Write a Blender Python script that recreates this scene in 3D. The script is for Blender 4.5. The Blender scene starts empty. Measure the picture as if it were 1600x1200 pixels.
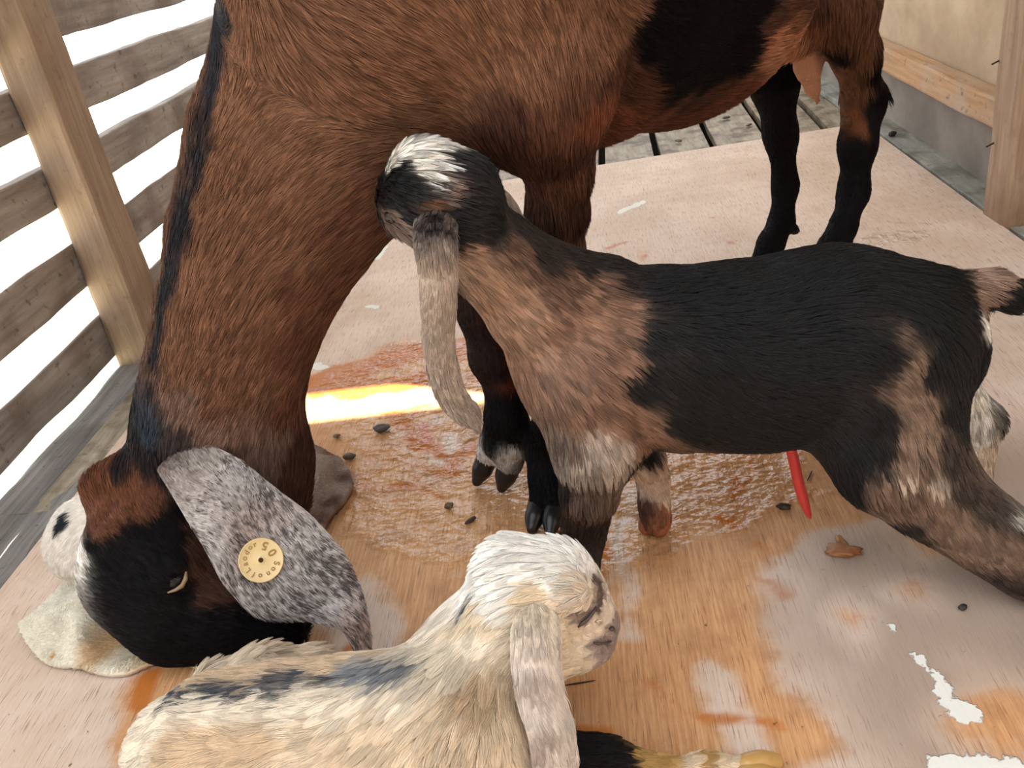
import bpy, math, numpy as np
from mathutils import Matrix, Vector
from mathutils.bvhtree import BVHTree

SC = bpy.context.scene
COL = SC.collection

# ------------------------------------------------------------------ camera
F_PX, CAM_H = 1400.0, 0.53
R = np.array([[0.98740547, -0.1171498, -0.10633138],
              [0.03758212, -0.47917199, 0.87691607],
              [-0.15368156, -0.86986788, -0.46873431]])
CAM = np.array([0.0, 0.0, CAM_H])
cd = bpy.data.cameras.new('camera')
cam = bpy.data.objects.new('camera', cd)
COL.objects.link(cam)
cd.sensor_width = 36.0
cd.lens = 36.0 * F_PX / 1600.0
cd.clip_start = 0.02
M4 = Matrix.Identity(4)
for i in range(3):
    M4[i][0], M4[i][1], M4[i][2], M4[i][3] = R[i, 0], -R[i, 1], -R[i, 2], CAM[i]
cam.matrix_world = M4
SC.camera = cam

# ------------------------------------------------------------------ world, sun, exposure
w = bpy.data.worlds.new('sky')
SC.world = w
w.use_nodes = True
bg = w.node_tree.nodes['Background']
bg.inputs[0].default_value = (0.90, 0.95, 1.0, 1)
bg.inputs[1].default_value = 2.9
sd = bpy.data.lights.new('sun', 'SUN')
sd.energy = 34.0
sd.angle = math.radians(0.5)
sd.color = (1.0, 0.93, 0.82)
sun = bpy.data.objects.new('sun', sd)
COL.objects.link(sun)
SUN_DIR = np.array([-0.35, 0.15, 0.92]); SUN_DIR /= np.linalg.norm(SUN_DIR)
sun.rotation_euler = Vector(SUN_DIR).to_track_quat('Z', 'Y').to_euler()
sun.location = (-2, 1, 4)
SC.view_settings.view_transform = 'Standard'
SC.view_settings.look = 'None'
SC.view_settings.gamma = 1.0
SC.view_settings.use_curve_mapping = False
SC.view_settings.exposure = 0.0
SC.cycles.use_denoising = True
SC.cycles.max_bounces = 6
SC.cycles.diffuse_bounces = 3
SC.cycles.sample_clamp_indirect = 6.0
SC.render.film_transparent = False
SC.cycles_curves.shape = 'RIBBONS'

# ------------------------------------------------------------------ numeric helpers
RNG = np.random.default_rng(7)

def ray(px, py):
    return R @ np.array([px - 800.0, py - 600.0, F_PX])

def C(px, py, c):                      # point seen at pixel, at depth c along the view axis
    return CAM + ray(px, py) * (c / F_PX)

def G(px, py, z=0.0):                  # point seen at pixel, at height z
    v = ray(px, py)
    return CAM + v * ((z - CAM_H) / v[2])

def PLX(px, py, x):
    v = ray(px, py)
    return CAM + v * (x / v[0])

def depth(P):
    return float((R.T @ (np.asarray(P) - CAM))[2])

def S(P, r):                           # a point with radius given in pixels at its depth
    return (np.asarray(P, float), r * depth(P) / F_PX)

def _hash(ix, iy, iz, seed):
    h = (ix.astype(np.int64) * 374761393 + iy.astype(np.int64) * 668265263 + iz.astype(np.int64) * 2147483647 + seed * 1274126177) & 0xffffffff
    h = ((h ^ (h >> 13)) * 1274126177) & 0xffffffff
    h = (h ^ (h >> 16)) & 0xffff
    return h / 65535.0

def noise(P, scale, seed=0):
    Q = np.asarray(P, float) * scale
    I = np.floor(Q); Fr = Q - I; Fr = Fr * Fr * (3 - 2 * Fr)
    I = I.astype(np.int64)
    out = 0
    for dx in (0, 1):
        for dy in (0, 1):
            for dz in (0, 1):
                wgt = (Fr[:, 0] if dx else 1 - Fr[:, 0]) * (Fr[:, 1] if dy else 1 - Fr[:, 1]) * (Fr[:, 2] if dz else 1 - Fr[:, 2])
                out = out + wgt * _hash(I[:, 0] + dx, I[:, 1] + dy, I[:, 2] + dz, seed)
    return out * 2 - 1

def noise3(P, scale, seed=0):
    return np.stack([noise(P, scale, seed + k * 17) for k in range(3)], 1)

def lin(c):
    c = np.asarray(c, float) / 255.0
    return np.where(c <= 0.04045, c / 12.92, ((c + 0.055) / 1.055) ** 2.4)

def unit(v):
    return v / np.maximum(np.linalg.norm(v, axis=-1, keepdims=True), 1e-9)

# ------------------------------------------------------------------ materials
def new_mat(name):
    m = bpy.data.materials.new(name)
    m.use_nodes = True
    nt = m.node_tree
    b = nt.nodes['Principled BSDF']
    return m, nt, b

def plain(name, rgb, rough=0.6, spec=0.5, metal=0.0, coat=0.0, sss=0.0):
    m, nt, b = new_mat(name)
    b.inputs['Base Color'].default_value = (*lin(rgb), 1)
    b.inputs['Roughness'].default_value = rough
    b.inputs['Specular IOR Level'].default_value = spec
    b.inputs['Metallic'].default_value = metal
    b.inputs['Coat Weight'].default_value = coat
    b.inputs['Subsurface Weight'].default_value = sss
    b.inputs['Subsurface Scale'].default_value = 0.01
    return m

def attr_mat(name, rough=0.6, spec=0.3, bump=0.0, bscale=600, sheen=0.0):
    m, nt, b = new_mat(name)
    a = nt.nodes.new('ShaderNodeAttribute'); a.attribute_name = 'coat'
    nt.links.new(a.outputs['Vector'], b.inputs['Base Color'])
    b.inputs['Roughness'].default_value = rough
    b.inputs['Specular IOR Level'].default_value = spec
    if bump:
        tc = nt.nodes.new('ShaderNodeTexCoord')
        n = nt.nodes.new('ShaderNodeTexNoise'); n.inputs['Scale'].default_value = bscale; n.inputs['Detail'].default_value = 3
        nt.links.new(tc.outputs['Object'], n.inputs['Vector'])
        bp = nt.nodes.new('ShaderNodeBump'); bp.inputs['Strength'].default_value = bump; bp.inputs['Distance'].default_value = 0.002
        nt.links.new(n.outputs['Fac'], bp.inputs['Height']); nt.links.new(bp.outputs['Normal'], b.inputs['Normal'])
    return m

def wood(name, c1, c2, c3, stretch=(30, 1.5, 30), rough=0.8, bump=0.5, scale=1.0, blotch=4.0, speck=0.8):
    m, nt, b = new_mat(name)
    N, L = nt.nodes, nt.links
    tc = N.new('ShaderNodeTexCoord')
    mp = N.new('ShaderNodeMapping'); mp.inputs['Scale'].default_value = stretch
    L.new(tc.outputs['Object'], mp.inputs['Vector'])
    n1 = N.new('ShaderNodeTexNoise'); n1.inputs['Scale'].default_value = 4 * scale; n1.inputs['Detail'].default_value = 8; n1.inputs['Roughness'].default_value = 0.65
    L.new(mp.outputs[0], n1.inputs['Vector'])
    r1 = N.new('ShaderNodeValToRGB')
    r1.color_ramp.elements[0].position = 0.3; r1.color_ramp.elements[0].color = (*lin(c1), 1)
    r1.color_ramp.elements[1].position = 0.68; r1.color_ramp.elements[1].color = (*lin(c2), 1)
    L.new(n1.outputs['Fac'], r1.inputs[0])
    n2 = N.new('ShaderNodeTexNoise'); n2.inputs['Scale'].default_value = blotch; n2.inputs['Detail'].default_value = 6
    L.new(tc.outputs['Object'], n2.inputs['Vector'])
    r2 = N.new('ShaderNodeValToRGB')
    r2.color_ramp.elements[0].position = 0.48; r2.color_ramp.elements[0].color = (0, 0, 0, 1)
    r2.color_ramp.elements[1].position = 0.66; r2.color_ramp.elements[1].color = (0.8, 0.8, 0.8, 1)
    L.new(n2.outputs['Fac'], r2.inputs[0])
    mx = N.new('ShaderNodeMix'); mx.data_type = 'RGBA'
    L.new(r2.outputs[0], mx.inputs[0]); L.new(r1.outputs[0], mx.inputs[6]); mx.inputs[7].default_value = (*lin(c3), 1)
    n3 = N.new('ShaderNodeTexNoise'); n3.inputs['Scale'].default_value = 70; n3.inputs['Detail'].default_value = 4
    L.new(tc.outputs['Object'], n3.inputs['Vector'])
    r3 = N.new('ShaderNodeValToRGB')
    r3.color_ramp.elements[0].position = 0.62; r3.color_ramp.elements[0].color = (1, 1, 1, 1)
    r3.color_ramp.elements[1].position = 0.72; r3.color_ramp.elements[1].color = (0.45, 0.4, 0.35, 1)
    L.new(n3.outputs['Fac'], r3.inputs[0])
    mu = N.new('ShaderNodeMix'); mu.data_type = 'RGBA'; mu.blend_type = 'MULTIPLY'; mu.inputs[0].default_value = speck
    L.new(mx.outputs[2], mu.inputs[6]); L.new(r3.outputs[0], mu.inputs[7])
    L.new(mu.outputs[2], b.inputs['Base Color'])
    b.inputs['Roughness'].default_value = rough
    b.inputs['Specular IOR Level'].default_value = 0.25
    bp = N.new('ShaderNodeBump'); bp.inputs['Strength'].default_value = bump; bp.inputs['Distance'].default_value = 0.003
    L.new(n1.outputs['Fac'], bp.inputs['Height']); L.new(bp.outputs['Normal'], b.inputs['Normal'])
    return m

M_FUR = attr_mat('fur_strands', rough=0.5, spec=0.07)
M_FURW = attr_mat('damp_fur_strands', rough=0.34, spec=0.30)
M_SKIN = attr_mat('hide', rough=0.7, spec=0.1, bump=0.3)
M_CLOTHFUR = attr_mat('terry_loops', rough=0.9, spec=0.1)
M_HOOF = plain('hoof_horn', (24, 21, 22), 0.35, 0.5)
M_HOOFP = plain('soft_pale_hoof', (150, 88, 60), 0.3, 0.5)
M_HOOFY = plain('yellow_soft_hoof', (190, 150, 90), 0.3, 0.5)
M_SLAT = wood('weathered_slat', (122, 114, 108), (170, 162, 156), (114, 100, 92), (18, 1.2, 18), blotch=9)
M_SILL = wood('grey_sill_timber', (92, 90, 90), (150, 148, 148), (70, 64, 60), (26, 1.0, 26), blotch=5, bump=0.9)
M_POST = wood('brown_post_timber', (128, 108, 90), (166, 144, 122), (112, 92, 76), (20, 20, 1.2), blotch=7, speck=0.35)
M_POSTR = wood('tan_post_timber', (146, 118, 96), (190, 162, 138), (124, 92, 68), (24, 24, 1.3), blotch=6, speck=0.3)
M_RAIL = wood('tan_rail_timber', (168, 128, 92), (200, 164, 128), (180, 165, 148), (24, 1.2, 24), blotch=7)
M_FLOORP = wood('stained_floor_planks', (112, 100, 82), (176, 166, 148), (74, 54, 34), (16, 2.0, 16), blotch=22, rough=0.45)
M_LEDGE = wood('grey_floor_ledge', (120, 122, 116), (168, 168, 160), (104, 100, 90), (16, 2.0, 16), blotch=16, rough=0.7)
M_PLYUP = wood('tan_plywood_wall', (176, 152, 126), (202, 180, 154), (160, 136, 110), (10, 2.0, 3), blotch=4, bump=0.15, speck=0.15)
M_PLYLO = wood('grey_plywood_wall', (132, 122, 114), (160, 150, 140), (112, 104, 98), (10, 2.0, 3), blotch=4, bump=0.15, speck=0.15)
M_ROOF = plain('roof_underside', (120, 108, 96), 0.9)
M_EARTH = plain('pale_outdoor_ground', (200, 200, 180), 0.95)
M_NAIL = plain('rusty_nail', (62, 44, 38), 0.6, 0.5, 0.6)

# ------------------------------------------------------------------ object helpers
def tag(o, label=None, cat=None, group=None, kind=None):
    if label: o['label'] = label
    if cat: o['category'] = cat
    if group: o['group'] = group
    if kind: o['kind'] = kind
    return o

def empty(name, loc, label, cat, group=None):
    o = bpy.data.objects.new(name, None)
    COL.objects.link(o)
    o.location = loc
    o.empty_display_size = 0.05
    tag(o, label, cat, group)
    return o

def link(name, me, mat, parent=None, label=None):
    o = bpy.data.objects.new(name, me)
    COL.objects.link(o)
    if mat is not None and len(me.materials) == 0:
        me.materials.append(mat)
    if parent is not None:
        o.parent = parent
        off = Matrix.Identity(4)
        p = parent
        t = Vector((0, 0, 0))
        while p is not None:
            t += p.location; p = p.parent
        o.location = -t
    if label: o['label'] = label
    return o

def mesh(name, V, Fc, smooth=True):
    me = bpy.data.meshes.new(name)
    V = np.asarray(V, np.float32)
    if isinstance(Fc, np.ndarray):
        nf, k = Fc.shape
        me.vertices.add(len(V)); me.vertices.foreach_set('co', V.ravel())
        me.loops.add(nf * k); me.loops.foreach_set('vertex_index', Fc.astype(np.int32).ravel())
        me.polygons.add(nf)
        me.polygons.foreach_set('loop_start', np.arange(0, nf * k, k, dtype=np.int32))
        me.update(calc_edges=True)
        me.validate()
    else:
        me.from_pydata(V.tolist(), [], [tuple(f) for f in Fc])
    me.polygons.foreach_set('use_smooth', [smooth] * len(me.polygons))
    me.update()
    return me

def set_attr(me, name, arr):
    a = me.attributes.new(name, 'FLOAT_VECTOR', 'POINT')
    a.data.foreach_set('vector', np.asarray(arr, np.float32).ravel())

def set_float(me, name, arr):
    a = me.attributes.new(name, 'FLOAT', 'POINT')
    a.data.foreach_set('value', np.asarray(arr, np.float32).ravel())

def plank(name, x0, x1, y0, y1, z0, z1, mat, parent, axis, seed=0, rough=0.004, step=0.02, label=None, warp=0.0, shear=None):
    """A sawn board with slightly wavy worn edges, subdivided along its long axis."""
    lo = np.array([x0, y0, z0], float); hi = np.array([x1, y1, z1], float)
    L = hi - lo
    n = max(2, int(L[axis] / step))
    others = [k for k in range(3) if k != axis]
    a, b = others
    m = 4
    ring = []
    e = min(L[a], L[b]) * 0.12
    for (s, t) in [(0, 0), (1, 0), (1, 1), (0, 1)]:
        ring.append((s, t))
    # rounded rectangle section of 16 points
    sec = []
    for (cx, cy, a0) in [(L[a] - e, L[b] - e, 0), (e, L[b] - e, 90), (e, e, 180), (L[a] - e, e, 270)]:
        for q in (0, 45, 90):
            an = math.radians(a0 + q)
            sec.append((cx + e * math.cos(an), cy + e * math.sin(an)))
    # extra points on sides
    sec2 = []
    for i in range(len(sec)):
        p, q = np.array(sec[i]), np.array(sec[(i + 1) % len(sec)])
        sec2.append(p)
        if np.linalg.norm(q - p) > 2.2 * e:
            for t in (0.33, 0.66): sec2.append(p + (q - p) * t)
    sec = np.array(sec2); k = len(sec)
    V = []
    for i in range(n + 1):
        P = np.zeros((k, 3))
        P[:, axis] = lo[axis] + L[axis] * i / n
        P[:, a] = lo[a] + sec[:, 0]; P[:, b] = lo[b] + sec[:, 1]
        V.append(P)
    V = np.concatenate(V)
    V0 = V.copy()
    st = np.ones(3) * 22; st[axis] = 9
    d = np.stack([noise(V0 * st, 1.0, seed + 3), noise(V0 * st, 1.0, seed + 5), noise(V0 * st, 1.0, seed + 9)], 1) * rough
    d += np.stack([noise(V0 * st * 3, 1.0, seed + 13), noise(V0 * st * 3, 1.0, seed + 15), noise(V0 * st * 3, 1.0, seed + 19)], 1) * rough * 0.35
    d[:, axis] = 0
    V = V + d
    if warp:
        t = (V0[:, axis] - lo[axis]) / L[axis]
        V[:, b] += warp * np.sin(t * math.pi * 1.3 + seed)
    if shear is not None:
        V = shear(V)
    Fc = []
    for i in range(n):
        for j in range(k):
            Fc.append((i * k + j, i * k + (j + 1) % k, (i + 1) * k + (j + 1) % k, (i + 1) * k + j))
    Fc.append(tuple(range(k))[::-1]); Fc.append(tuple(n * k + j for j in range(k)))
    me = mesh(name, V, Fc, smooth=False)
    import bmesh
    bm = bmesh.new(); bm.from_mesh(me); bmesh.ops.recalc_face_normals(bm, faces=bm.faces); bm.to_mesh(me); bm.free()
    return link(name, me, mat, parent, label)

def tube(name, pts, rad, mat, parent=None, n=8, label=None, flat=None):
    pts = np.asarray(pts, float)
    rad = np.ones(len(pts)) * rad if np.isscalar(rad) else np.asarray(rad)
    V = []
    for i, p in enumerate(pts):
        t = unit(pts[min(i + 1, len(pts) - 1)] - pts[max(i - 1, 0)])
        a = unit(np.cross(t, [0.13, 0.2, 0.97])); b = np.cross(t, a)
        if np.linalg.norm(a) < 0.1: a = np.array([1, 0, 0]); b = np.cross(t, a)
        for j in range(n):
            an = 2 * math.pi * j / n
            V.append(p + rad[i] * (a * math.cos(an) + b * math.sin(an) * (flat or 1.0)))
    Fc = []
    m = len(pts)
    for i in range(m - 1):
        for j in range(n):
            Fc.append((i * n + j, i * n + (j + 1) % n, (i + 1) * n + (j + 1) % n, (i + 1) * n + j))
    Fc.append(tuple(range(n))[::-1]); Fc.append(tuple((m - 1) * n + j for j in range(n)))
    return link(name, mesh(name, V, Fc), mat, parent, label)

def spline(P, n):
    """Catmull-Rom through control points."""
    P = np.asarray(P, float)
    Q = np.vstack([2 * P[0] - P[1], P, 2 * P[-1] - P[-2]])
    u = np.linspace(0, len(P) - 1 - 1e-6, n)
    i = u.astype(int); t = (u - i)[:, None]
    p0, p1, p2, p3 = Q[i], Q[i + 1], Q[i + 2], Q[i + 3]
    return 0.5 * ((2 * p1) + (-p0 + p2) * t + (2 * p0 - 5 * p1 + 4 * p2 - p3) * t ** 2 + (-p0 + 3 * p1 - 3 * p2 + p3) * t ** 3)

# ------------------------------------------------------------------ implicit bodies
class Body:
    def __init__(self, k=0.02):
        self.pr = []; self.k = k

    def chain(self, pts, flow=1, k=None, squash=None):
        """pts: (point, radius) ...; flow: +1 hair lies from first to last, -1 the other way, 0 neutral."""
        for (a, ra), (b, rb) in zip(pts[:-1], pts[1:]):
            self.pr.append(dict(a=np.asarray(a, float), b=np.asarray(b, float), ra=ra, rb=rb, k=k or self.k, flow=flow, sq=squash))
        return self

    def ball(self, pt, k=None, squash=None, neg=False):
        p, r = pt
        self.pr.append(dict(a=np.asarray(p, float), b=np.asarray(p, float) + 1e-4, ra=r, rb=r, k=k or self.k, flow=0, sq=squash, neg=neg))
        return self

    def dist(self, P, q):
        a, b = q['a'], q['b']
        if q['sq'] is not None:
            n, f = q['sq']; n = np.asarray(n, float)
            o = (P - a) @ n
            P = P + (o * (1 / f - 1))[:, None] * n
            ab = b - a; b = b + n * (ab @ n) * (1 / f - 1)
        ab = b - a
        t = np.clip(((P - a) @ ab) / max(ab @ ab, 1e-12), 0, 1)
        d = np.linalg.norm(P - a - t[:, None] * ab, axis=1) - (q['ra'] + t * (q['rb'] - q['ra']))
        if q['sq'] is not None: d = d * min(1, q['sq'][1] * 1.15)
        return d

    def build(self, h):
        lo = np.min([np.minimum(q['a'] - q['ra'], q['b'] - q['rb']) for q in self.pr], 0) - 3 * h
        hi = np.max([np.maximum(q['a'] + q['ra'], q['b'] + q['rb']) for q in self.pr], 0) + 3 * h
        if lo[2] < -0.0: pass
        n = np.ceil((hi - lo) / h).astype(int) + 1
        D = np.full(n, 0.2, np.float32)
        ax = [lo[i] + h * np.arange(n[i]) for i in range(3)]
        for q in self.pr:
            m = q['k'] + 2 * h + 0.004
            qlo = np.minimum(q['a'] - q['ra'], q['b'] - q['rb']) - m; qhi = np.maximum(q['a'] + q['ra'], q['b'] + q['rb']) + m
            i0 = np.maximum(((qlo - lo) / h).astype(int), 0); i1 = np.minimum(((qhi - lo) / h).astype(int) + 2, n)
            sl = tuple(slice(i0[i], i1[i]) for i in range(3))
            X, Y, Z = np.meshgrid(ax[0][sl[0]], ax[1][sl[1]], ax[2][sl[2]], indexing='ij')
            P = np.stack([X.ravel(), Y.ravel(), Z.ravel()], 1)
            d = self.dist(P, q).reshape(X.shape).astype(np.float32)
            old = D[sl]; k = q['k']
            if q.get('neg'):
                e = np.maximum(k - np.abs(old + d), 0) / k
                D[sl] = np.maximum(old, -d) + e * e * k * 0.25
            else:
                e = np.maximum(k - np.abs(old - d), 0) / k
                D[sl] = np.minimum(old, d) - e * e * k * 0.25
        # the ground flattens whatever would sink into it
        Zg = ax[2][None, None, :]
        gx = np.where(ax[0] < getattr(self, 'rest_x', -9), 0.0105, 0.0012)[:, None, None]
        D = np.maximum(D, (gx - Zg).astype(np.float32))
        V, Fq = surface_nets(D, lo, h)
        V = relax(V, Fq, 3)
        self.V, self.F = V, Fq
        tri = np.concatenate([Fq[:, [0, 1, 2]], Fq[:, [0, 2, 3]]])
        fn = np.cross(V[tri[:, 1]] - V[tri[:, 0]], V[tri[:, 2]] - V[tri[:, 0]])
        N = np.zeros_like(V)
        for j in range(3): np.add.at(N, tri[:, j], fn)
        self.N = unit(N); self.tri = tri; self.fn = fn
        return self

    def flow_at(self, P):
        acc = np.zeros_like(P)
        for q in self.pr:
            if q['flow'] == 0: continue
            d = np.maximum(self.dist(P, q), 0)
            wgt = np.exp(-d / 0.018)
            acc += wgt[:, None] * unit(q['b'] - q['a']) * q['flow']
        return acc

def surface_nets(D, lo, h):
    s = D < 0
    c = [s[i:s.shape[0] - 1 + i, j:s.shape[1] - 1 + j, k:s.shape[2] - 1 + k] for i in (0, 1) for j in (0, 1) for k in (0, 1)]
    tot = np.zeros(c[0].shape, np.uint8)
    for x in c: tot += x
    act = (tot > 0) & (tot < 8)
    idx = np.argwhere(act)
    ids = np.full(act.shape, -1, np.int32); ids[act] = np.arange(len(idx))
    corners = [(i, j, k) for i in (0, 1) for j in (0, 1) for k in (0, 1)]
    val = {cc: D[idx[:, 0] + cc[0], idx[:, 1] + cc[1], idx[:, 2] + cc[2]] for cc in corners}
    acc = np.zeros((len(idx), 3)); cnt = np.zeros(len(idx))
    for a in corners:
        for ax in range(3):
            if a[ax] == 0:
                b = list(a); b[ax] = 1; b = tuple(b)
                va, vb = val[a], val[b]
                m = (va < 0) != (vb < 0)
                t = np.where(m, va / np.where(m, va - vb, 1), 0)
                p = np.tile(np.array(a, float), (len(idx), 1)); p[:, ax] = t
                acc += p * m[:, None]; cnt += m
    V = lo + h * (idx + acc / cnt[:, None])
    faces = []
    for ax in range(3):
        sl0 = [slice(None)] * 3; sl1 = [slice(None)] * 3
        sl0[ax] = slice(0, -1); sl1[ax] = slice(1, None)
        s0, s1 = s[tuple(sl0)], s[tuple(sl1)]
        e = np.argwhere(s0 != s1)
        u, v = (ax + 1) % 3, (ax + 2) % 3
        ok = (e[:, u] > 0) & (e[:, v] > 0) & (e[:, u] < s.shape[u] - 1) & (e[:, v] < s.shape[v] - 1)
        e = e[ok]
        ins = s0[e[:, 0], e[:, 1], e[:, 2]]
        q = []
        for du, dv in ((1, 1), (0, 1), (0, 0), (1, 0)):
            f = e.copy(); f[:, u] -= du; f[:, v] -= dv
            q.append(ids[f[:, 0], f[:, 1], f[:, 2]])
        q = np.stack(q, 1)
        q[~ins] = q[~ins][:, ::-1]
        faces.append(q)
    return V, np.concatenate(faces)

def relax(V, Fq, it):
    E = np.concatenate([Fq[:, [0, 1]], Fq[:, [1, 2]], Fq[:, [2, 3]], Fq[:, [3, 0]]])
    for _ in range(it):
        A = np.zeros_like(V); n = np.zeros(len(V))
        for j in range(3):
            A[:, j] = np.bincount(E[:, 0], V[E[:, 1], j], len(V)) + np.bincount(E[:, 1], V[E[:, 0], j], len(V))
        n = np.bincount(E[:, 0], minlength=len(V)) + np.bincount(E[:, 1], minlength=len(V))
        V = V * 0.5 + 0.5 * A / n[:, None]
    return V

class Paint:
    """Coat markings: colours anchored at points of the hide, blended by distance."""
    def __init__(self, bvh, power=7, jitter=0.006, jscale=60):
        self.P = []; self.Cc = []; self.W = []; self.bvh = bvh; self.pw = power; self.j = jitter; self.js = jscale

    def hit(self, px, py):
        d = Vector(ray(px, py)).normalized()
        loc, nor, _, _ = self.bvh.ray_cast(Vector(CAM), d)
        return None if loc is None else np.array(loc)

    def at(self, rgb, *pix, w=1.0):
        for (px, py) in pix:
            h = self.hit(px, py)
            if h is not None: self.add(h, rgb, w)
        return self

    def add(self, P, rgb, w=1.0):
        self.P.append(np.asarray(P, float)); self.Cc.append(lin(rgb)); self.W.append(w)

    def __call__(self, X):
        Pn, Cn, Wn = np.array(self.P), np.array(self.Cc), np.array(self.W)
        out = np.zeros((len(X), 3))
        for s in range(0, len(X), 40000):
            x = X[s:s + 40000]
            y = x + noise3(x, self.js, 5) * self.j + noise3(x, self.js * 3.1, 8) * self.j * 0.5
            d = np.linalg.norm(y[:, None] - Pn[None], axis=2) / Wn
            wt = 1 / (d + 1e-4) ** self.pw
            out[s:s + 40000] = (wt @ Cn) / wt.sum(1)[:, None]
        return out

def make_coat(name, parent, V, tri, N, flowfn, colfn, n, length, radius, lift=0.35, clump=0.5, csize=0.012, wild=0.25, grav=0.2, density=None, mat=None, var=0.28, seg=4, label=None, seed=1, lfn=None):
    rng = np.random.default_rng(seed)
    A = V[tri[:, 0]]; B = V[tri[:, 1]]; Cq = V[tri[:, 2]]
    ar = np.linalg.norm(np.cross(B - A, Cq - A), axis=1) * 0.5
    if density is not None: ar = ar * density((A + B + Cq) / 3)
    pr = ar / ar.sum()
    t = rng.choice(len(tri), n, p=pr)
    u, v = rng.random(n), rng.random(n); m = u + v > 1; u[m], v[m] = 1 - u[m], 1 - v[m]
    P = A[t] * (1 - u - v)[:, None] + B[t] * u[:, None] + Cq[t] * v[:, None]
    Nn = unit(N[tri[t, 0]] * (1 - u - v)[:, None] + N[tri[t, 1]] * u[:, None] + N[tri[t, 2]] * v[:, None])
    fl = flowfn(P)
    fl = fl + noise3(P, 14, seed) * wild * 1.2 + noise3(P, 45, seed + 3) * wild + rng.normal(0, wild * 0.35, (n, 3))
    fl[:, 2] -= grav
    fl = unit(fl - Nn * np.sum(fl * Nn, 1)[:, None])
    lf = lift * (1 + 0.5 * noise(P, 30, seed + 9)) + rng.normal(0, 0.06, n)
    ln = length * rng.uniform(0.65, 1.15, n)
    if lfn is not None: ln = ln * lfn(P)
    d0 = unit(fl + Nn * np.clip(lf, 0.05, 2)[:, None])
    tt = np.linspace(0, 1, seg + 1)
    pts = P[:, None, :] - Nn[:, None, :] * 0.0003 + d0[:, None, :] * (ln[:, None] * tt)[:, :, None]
    bend = unit(fl - Nn * 0.10)
    pts = pts + (bend * (ln * 0.22)[:, None])[:, None, :] * (tt ** 2)[None, :, None] - Nn[:, None, :] * ((ln * lf * 0.30)[:, None] * tt ** 2)[:, :, None]
    pts[:, :, 2] -= grav * 0.1 * (ln[:, None] * tt ** 2)
    if clump > 0:
        cell = np.floor((P + noise3(P, 60, 4) * csize * 0.5) / csize).astype(np.int64)
        key = cell[:, 0] * 73856093 ^ cell[:, 1] * 19349663 ^ cell[:, 2] * 83492791
        _, inv = np.unique(key, return_inverse=True)
        cnt = np.bincount(inv)
        for s in range(1, seg + 1):
            mean = np.stack([np.bincount(inv, pts[:, s, j]) / cnt for j in range(3)], 1)[inv]
            k = clump * tt[s] ** 1.3
            pts[:, s] = pts[:, s] * (1 - k) + mean * k
        cr = rng.uniform(-1, 1, len(cnt))[inv]
    else:
        cr = np.zeros(n)
    pts[:, :, 2] = np.maximum(pts[:, :, 2], 0.0015)
    col = colfn(P) * (1 + var * (0.6 * cr + 0.4 * rng.uniform(-1, 1, n)))[:, None]
    cu = bpy.data.hair_curves.new(name)
    cu.add_curves([seg + 1] * n)
    cu.attributes['position'].data.foreach_set('vector', pts.astype(np.float32).ravel())
    ra = cu.attributes.get('radius') or cu.attributes.new('radius', 'FLOAT', 'POINT')
    rr = radius * rng.uniform(0.7, 1.2, n)[:, None] * (1 - 0.8 * tt ** 2)[None, :]
    ra.data.foreach_set('value', rr.astype(np.float32).ravel())
    ca = cu.attributes.new('coat', 'FLOAT_VECTOR', 'CURVE')
    ca.data.foreach_set('vector', np.clip(col, 0, 1).astype(np.float32).ravel())
    cu.materials.append(mat or M_FUR)
    o = bpy.data.objects.new(name, cu)
    COL.objects.link(o)
    o.parent = parent
    tl = Vector((0, 0, 0)); p = parent
    while p is not None:
        tl += p.location; p = p.parent
    o.location = -tl
    if label: o['label'] = label
    return o

FUR = 1.0    # strand count factor

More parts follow.
